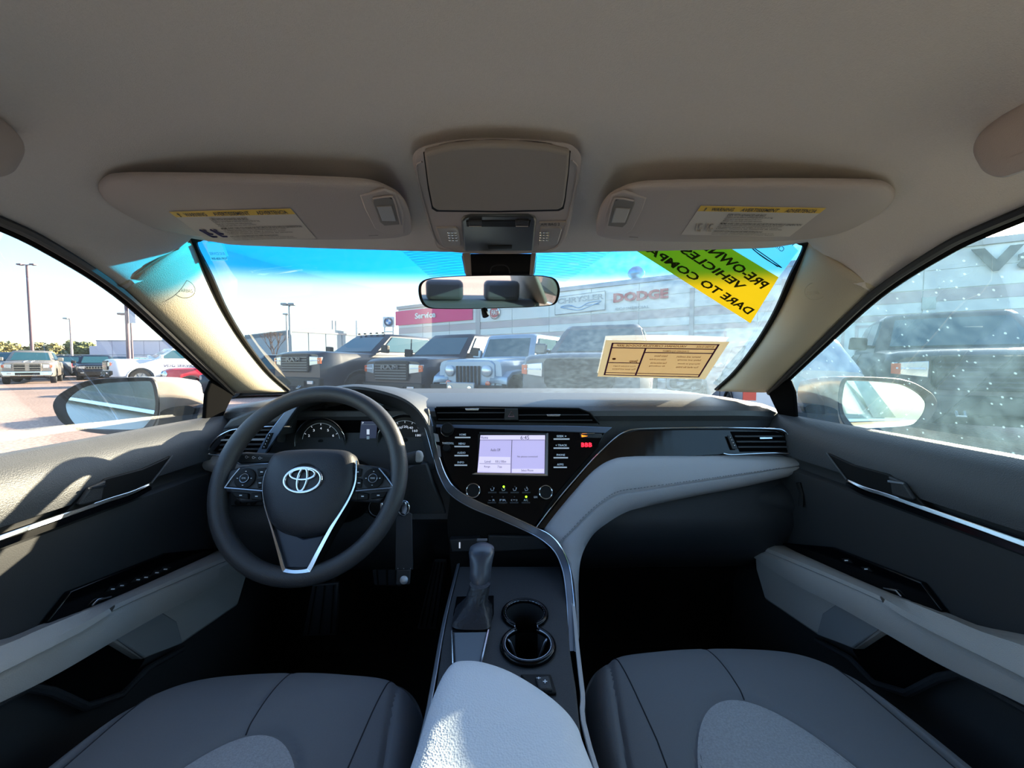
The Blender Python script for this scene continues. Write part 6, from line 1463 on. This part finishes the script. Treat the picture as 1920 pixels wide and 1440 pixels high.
def sdist(u): return (WL(u, 0) - Aw_).dot(wd)
k = 0; s = 0.0
while s < WT - .1:
    e = min(s + 3.2, WT)
    for z0_, z1_, mm, dp in ((5.35, 6.2, WALLM, .06), (4.50, 5.33, WALLM, .06), (3.95, 4.46, WALL2, .04), (3.45, 3.92, WALLM, .06), (3.15, 3.42, WALL2, .04)):
        slab('cladding_panel', [WS(s + .02, z0_, dp), WS(e - .02, z0_, dp), WS(e - .02, z1_, dp), WS(s + .02, z1_, dp)], -wnrm * .05, mm, bd, smooth=False)
    s = e
for a, b in ((959, 1046), (1060, 1150), (1165, 1250), (1290, 1360), (1500, 1580), (1600, 1700), (1730, 1900)):
    sa, sb = sdist(a), sdist(b)
    fr_ = slab('bay_door', [WS(sa, .05, .04), WS(sb, .05, .04), WS(sb, 3.0, .04), WS(sa, 3.0, .04)], -wnrm * .03, WALL2, bd, smooth=False)
    n_ = 4
    for i in range(n_):
        z_a = .1 + .70 * i; slab('door_section', [WS(sa + .12, z_a, .06), WS(sb - .12, z_a, .06), WS(sb - .12, z_a + .66, .06), WS(sa + .12, z_a + .66, .06)], -wnrm * .02, DOORP if i != 2 else WING, fr_, smooth=False)
for a, b, zz in ((1722, 1748, 3.6), (1722, 1748, 2.9)): slab('window', [WL(a, zz, .09), WL(b, zz, .09), WL(b, zz + .55, .09), WL(a, zz + .55, .09)], -wnrm * .05, WING, bd, smooth=False)
# pilasters
for u in (892, 1290, 1460): slab('pilaster', [WL(u, 0, .12), WL(u + 8, 0, .12), WL(u + 8, 5.6, .12), WL(u, 5.6, .12)], -wnrm * .1, CAPM, bd, smooth=False)
# signs on it
fs_ = thing('service_fascia', 'magenta fascia panel lettered Service on the corner of the showroom building', 'sign', WL(815, 5.4, .2))
slab('fascia_panel', [WL(743, 4.74, .16), WL(886, 4.74, .16), WL(886, 6.05, .16), WL(743, 6.05, .16)], -wnrm * .09, MAG, fs_, smooth=False)
text('lettering', 'Service', [WL(779, 5.72, .2), WL(818, 5.72, .2), WL(818, 5.18, .2), WL(779, 5.18, .2)], WALLM, fs_, thick=.05, bold=.03)
cs = thing('winged_sign', 'pale framed sign with grey lettering over a blue winged emblem', 'sign', WL(1085, 5.3, .2))
slab('sign_panel', [WL(1040, 4.62, .14), WL(1133, 4.72, .14), WL(1133, 5.95, .14), WL(1040, 5.85, .14)], -wnrm * .06, WALLM, cs, smooth=False)
tube('sign_frame', [WL(1040, 4.62, .15), WL(1133, 4.72, .15), WL(1133, 5.95, .15), WL(1040, 5.85, .15)], .03, SIGNG, cs, seg=5, closed=True)
text('lettering', 'CHRYSLER', [WL(1044, 5.72, .18), WL(1130, 5.80, .18), WL(1130, 5.42, .18), WL(1044, 5.36, .18)], SIGNG, cs, thick=.04, bold=.02)
BLW = mat('emblem_blue', '6f9bc4', .4)
tube('emblem', cr([WL(1050, 5.12, .17), WL(1066, 5.22, .17), WL(1084, 4.98, .17), WL(1102, 5.26, .17), WL(1126, 5.30, .17), WL(1104, 5.02, .17), WL(1084, 4.82, .17), WL(1064, 4.98, .17)], 4, closed=True), .035, BLW, cs, seg=6, closed=True)
for a, b in ((1052, 1074), (1096, 1122)): tube('emblem', [WL(a, 5.10, .17), WL(b, 5.12, .17)], .03, BLW, cs, seg=5)
ds = thing('red_letter_sign', 'red block lettering on the pale wall beside the winged sign', 'sign', WL(1200, 5.3, .2))
text('lettering', 'DODGE', [WL(1148, 5.72, .16), WL(1250, 5.72, .16), WL(1250, 5.12, .16), WL(1148, 5.12, .16)], SIGNR, ds, thick=.06, bold=.05)
text('sub_lettering', 'COMMERCIAL', [WL(1152, 4.78, .16), WL(1215, 4.78, .16), WL(1215, 4.62, .16), WL(1152, 4.62, .16)], SIGNG, ds, thick=.03)
fi = thing('round_wall_emblem', 'round red and white emblem on the wall below the rear view mirror', 'sign', WL(928, 5.2, .2))
lathe('emblem_rim', WL(928, 5.15, .12), wnrm, [(.50, 0), (.50, .06), (.44, .09), (.42, .05), (.001, .05)], CHR, fi, seg=28, cap=False)
lathe('emblem_field', WL(928, 5.15, .12), wnrm, [(.41, .05), (.40, .075), (.001, .08)], SIGNR, fi, seg=24, cap=False)
text('lettering', 'FIAT', [WL(922, 5.34, .22), WL(934, 5.34, .22), WL(934, 4.96, .22), WL(922, 4.96, .22)], WALLM, fi, thick=.02, bold=.02)
vs_ = thing('dark_letter_sign', 'large dark serif lettering starting with Va seen through the dusty passenger window', 'sign', WL(1860, 5.5, .2))
u0 = sdist(1838) - .55; text('lettering', 'Vaughan', [WS(u0, 6.05, .2), WS(u0 + 7.0, 6.05, .2), WS(u0 + 7.0, 4.75, .2), WS(u0, 4.75, .2)], SIGND, vs_, thick=.08, bold=.04)
rv_ = thing('roof_ventilator', 'round metal ventilator on the showroom roof edge', 'ventilator', WL(1190, 6.5))
lathe('neck', WL(1190, 6.4, -.6), (0, 0, 1), [(.3, 0), (.3, .35)], CAPM, rv_, seg=16)
lathe('ball', WL(1190, 6.6, -.6), (0, 0, 1), [(.05, -.02), (.32, .05), (.52, .25), (.56, .42), (.48, .62), (.28, .8), (.02, .86)], mat('galvanised', 'aab4ba', .4, metal=.8), rv_, seg=20)

# ------------------------------------------------------------------ farther buildings
def block(name, label, cat, uA, uB, D0, D1, h, m, dep=10, band=None, win=(), cap=None, split=6):
    a = P(uA, 700, y=D0); b = P(uB, 700, y=D1); a.z = b.z = 0; t = thing(name, label, cat, (a + b) / 2); d = (b - a); n_ = V((d.y, -d.x, 0)).normalized(); n_ = n_ if n_.dot(CAM - a) > 0 else -n_
    up = V((0, 0, h)); slab('wall', [a, b, b + up, a + up], -n_ * dep, m, t, smooth=False)
    for k in range(split):
        f0, f1 = k / split, (k + 1) / split
        slab('wall_panel', [a.lerp(b, f0 + .003) + n_ * .06, a.lerp(b, f1 - .003) + n_ * .06, a.lerp(b, f1 - .003) + n_ * .06 + up * .97, a.lerp(b, f0 + .003) + n_ * .06 + up * .97], -n_ * .05, m, t, smooth=False)
    strip('roof_edge', [a + up + n_ * .1, b + up + n_ * .1], [a + up * .96 + n_ * .1, b + up * .96 + n_ * .1], -n_ * .3, cap or CAPM, t)
    for f, w_, z0_, z1_ in win:
        q = a.lerp(b, f); dd = d.normalized() * w_; wf = slab('window', [q + n_ * .12 + V((0, 0, z0_)), q + dd + n_ * .12 + V((0, 0, z0_)), q + dd + n_ * .12 + V((0, 0, z1_)), q + n_ * .12 + V((0, 0, z1_))], -n_ * .1, WING, t, smooth=False)
    return t, a, b, n_, d
GB = mat('blue_grey_wall', '8f9ea8', .7); WB = mat('lilac_white_wall', 'cfc9d6', .7); FB = mat('far_pale_wall', 'bcb9bb', .7)
t, a, b, n_, d = block('warehouse', 'low blue-grey warehouse behind the black heavy-duty pickup', 'building', 545, 745, 48, 60, 5.2, GB, 14, win=((.3, 4.0, 2.2, 2.9), (.62, 4, 2.2, 2.9)), split=7)
slab('gable', [a + V((0, 0, 5.1)), a.lerp(b, .22) + V((0, 0, 5.75)), b + V((0, 0, 4.9)), b + V((0, 0, 4.5)), a + V((0, 0, 4.6))], -n_ * 14, GB, t, smooth=False)
for f in (.42, .45): q = a.lerp(b, f) - n_ * 2; tube('roof_pipe', [q + V((0, 0, 5)), q + V((0, 0, 7.0))], .12, CAPM, t)
q = a.lerp(b, .55) + n_ * .6; tube('flue', [q, q + V((0, 0, 7))], .16, WALLM, t)
t, a, b, n_, d = block('white_building', 'long pale building beyond the fence at the driver side', 'building', 184, 420, 58, 58, 4.55, WB, 14, win=((.03, 2.2, 1.0, 2.2), (.45, 2.4, .9, 2.0), (.7, 3, .9, 2.0)), split=8)
slab('lower_wing', [P(170, 700, y=58) * 1, P(186, 700, y=58), P(186, 700, y=58), P(170, 700, y=58)] if False else [V((P(170, 700, y=58).x, 58, 0)), V((P(186, 700, y=58).x, 58, 0)), V((P(186, 700, y=58).x, 58, 3.7)), V((P(170, 700, y=58).x, 58, 3.7))], (0, 12, 0), WB, t, smooth=False)
c = a.lerp(b, .55) - n_ * 3; box('roof_unit', (c.x, c.y, 4.9), (4.5, 2, .9), WB, t)
t, a, b, n_, d = block('far_store', 'faint pale building on the horizon next to the driver pillar', 'building', 440, 548, 90, 90, 4.2, FB, 14, split=4)
c = a.lerp(b, .30) - n_ * 3; box('roof_unit', (c.x, c.y, 5.0), (4, 2, 1.4), CAPM, t)

# ------------------------------------------------------------------ sign on posts
bs = thing('round_logo_sign', 'square sign with blue and white round logo on two white posts', 'sign', (P(728, 700, y=42).x, 42, 0))
f = lambda u, v, y=42: P(u, v, y=y)
slab('sign_panel', [f(718, 594), f(740, 594), f(740, 613), f(718, 613)], (0, .25, 0), mat('sign_white', 'dfe4ea', .5), bs, smooth=False)
for u in (721, 737): tube('post', [V((f(u, 700).x, 42.1, 0)), V((f(u, 613).x, 42.1, f(u, 613).z))], .10, WALLM, bs, seg=8)
tube('cross_bar', [f(721, 622), f(737, 622)], .06, WALLM, bs, seg=6)
cc = f(728.5, 603.5, 41.9); RB = .46; lathe('logo_ring', cc, (0, -1, 0), [(RB, 0), (RB, .05), (RB * .62, .05), (RB * .62, 0)], mat('logo_dark', '2a3f5c', .4), bs, seg=32)
LB = mat('logo_blue', '2f7cc4', .4)
for k in range(4):
    pts = [cc + V((0, -.05, 0))] + [cc + V((RB * .6 * math.cos(R(90 * k + 15 * j)), -.05, RB * .6 * math.sin(R(90 * k + 15 * j)))) for j in range(7)]
    slab('logo_quadrant', pts, (0, .03, 0), LB if k % 2 else WHITE, bs, smooth=False)
text('lettering', 'BMW', [cc + V((-.22, -.06, .42)), cc + V((.22, -.06, .42)), cc + V((.22, -.06, .30)), cc + V((-.22, -.06, .30))], WHITE, bs)

# ------------------------------------------------------------------ lamp posts
POLE = mat('pole_brown', '6d5a62', .6); POLEG = mat('pole_grey', '9aa0a4', .5); POLEP = mat('pole_pale', 'b8a8a4', .6)
def pole(label, u, D, vtop, r, m, heads=(), group='lamp posts around the lot'):
    b = P(u, 700, y=D); b.z = 0; t = P(u, vtop, y=D); top_ = V((b.x, D, t.z)); root = thing('lamp_post', label, 'lamp post', b, group=group)
    tube('post', [b, top_], [r, r * .75], m, root, seg=10); lathe('post_base', b, (0, 0, 1), [(r * 2.5, 0), (r * 2.5, .5), (r * 1.4, .6)], POLEG, root, seg=12)
    for dx, w_ in heads:
        c = top_ + V((dx, 0, .05)); tube('arm', [top_, c], .05, m, root, seg=6); box('lamp_head', c, (w_, .45, .16), POLEG if m is not POLE else POLE, root, bevel=.04)
    return root, top_
pole('tallest thin brown lamp post at the edge of the driver window', 63, 45, 497, .17, POLE, ((-.7, .5), (.7, .5)))
pole('short pale lamp post right of the trees', 137, 45, 598, .12, POLEP, ((-.35, .5),))
r_, tp_ = pole('dark post carrying a hanging banner in the driver window', 243, 28, 540, .13, POLE)
fl = slab('banner', [tp_ + V((.15, 0, -.3)), tp_ + V((.62, 0, -.3)), tp_ + V((.58, 0, -2.4)), tp_ + V((.15, 0, -2.4))], (0, .03, 0), mat('banner_cloth', 'c9cdd8', .8), r_)
pole('thin post with twin flat lamps behind the banner post', 250, 33, 590, .08, POLE, ((-.55, .7), (.75, .8)))
pole('grey post with twin box lamps left of the rear view mirror', 546, 29, 572, .09, POLEG, ((-.30, .45), (.22, .45)))
pole('far thin post beside the grey twin-lamp post', 540, 44, 590, .10, POLEG, ((0, .6),))

# ------------------------------------------------------------------ fence
fn = thing('chain_link_fence', 'low chain-link fence with top rail behind the vehicles at the driver side', 'fence', (-30, 38.5, 0))
x0, x1 = P(-60, 700, y=38.5).x, P(400, 700, y=38.5).x
tube('top_rail', [V((x0, 38.5, 2.0)), V((x1, 38.5, 2.0))], .035, POLEG, fn, seg=6)
x = x0
while x < x1: tube('post', [V((x, 38.5, 0)), V((x, 38.5, 2.05))], .04, POLEG, fn, seg=6); x += 3
wv = []
x = x0
while x < x1: wv.append(tube_vf([V((x, 38.52, .05)), V((x + 1.9, 38.52, 1.98))], .006, 3)); wv.append(tube_vf([V((x + 1.9, 38.53, .05)), V((x, 38.53, 1.98))], .006, 3)); x += .28
vs, fs = join_vf(wv); mesh('wire_mesh', vs, fs, POLEG, fn, kind='stuff')

# ------------------------------------------------------------------ trees
LEAF = [mat('leaf_olive', '6a7048', .9, var=.3, varscale=3), mat('leaf_autumn', '8c8458', .9, var=.3, varscale=3), mat('leaf_brown', '857262', .9, var=.3, varscale=3)]; BARK = mat('bark', '5a4a42', .9)
def tree(label, u, D, w_, h, mi, seed):
    random.seed(seed); b = P(u, 700, y=D); b.z = 0; root = thing('tree', label, 'tree', b, group='trees beyond the fence')
    tube('trunk', [b, b + V((.1, 0, h * .5)), b + V((0, 0, h * .75))], [.22, .16, .06], BARK, root)
    for k in range(4): a = random.uniform(0, 6.28); tube('branch', [b + V((0, 0, h * .35)), b + V((math.cos(a) * w_ * .3, math.sin(a) * w_ * .3, h * .75))], [.1, .03], BARK, root, seg=5)
    vs = []; fs = []
    blobs = [(V((random.uniform(-.32, .32) * w_, random.uniform(-.3, .3) * w_, h * random.uniform(.45, .82))), random.uniform(.2, .3) * w_) for _ in range(9)]
    for c, r in blobs:
        for _ in range(260):
            d = V((random.gauss(0, 1), random.gauss(0, 1), random.gauss(0, 1))).normalized(); p = b + c + d * r * random.uniform(.6, 1.05)
            if p.z < .8: continue
            s = random.uniform(.12, .24); e1 = V((random.gauss(0, 1), random.gauss(0, 1), random.gauss(0, 1))).normalized() * s; e2 = e1.cross(d).normalized() * s
            i = len(vs); vs += [p - e1, p + e2, p + e1, p - e2]; fs.append((i, i + 1, i + 2, i + 3))
    mesh('foliage', vs, fs, LEAF[mi], root, smooth=False, kind='stuff')
tree('olive tree at the very edge of the driver window', 8, 62, 6, 4.4, 1, 1)
tree('yellow-green tree left of the pale lamp post', 84, 62, 3.8, 4.6, 1, 2)
tree('brownish small tree between the yellow-green tree and the lamp post', 112, 68, 3.6, 4.3, 2, 3)
tree('dark tree right behind the pale lamp post', 152, 60, 3.4, 4.6, 0, 4)
# bare tree
random.seed(9); b = P(516, 700, y=46); b.z = 0; bt = thing('bare_tree', 'leafless tree left of the blue-grey warehouse', 'tree', b); brs = []
def grow(p, d, l, r, n_):
    q = p + d * l; brs.append(tube_vf([p, q], [r, r * .6], 4))
    if n_:
        for _ in range(3): grow(q, (d + V((random.uniform(-.7, .7), random.uniform(-.5, .5), random.uniform(-.1, .5)))).normalized(), l * .72, r * .55, n_ - 1)
tube('trunk', [b, b + V((0, 0, 1.6))], [.2, .14], BARK, bt)
for _ in range(3): grow(b + V((0, 0, 1.5)), V((random.uniform(-.5, .5), random.uniform(-.3, .3), 1)).normalized(), 1.2, .09, 4)
vs, fs = join_vf(brs); mesh('branches', vs, fs, BARK, bt, kind='stuff')
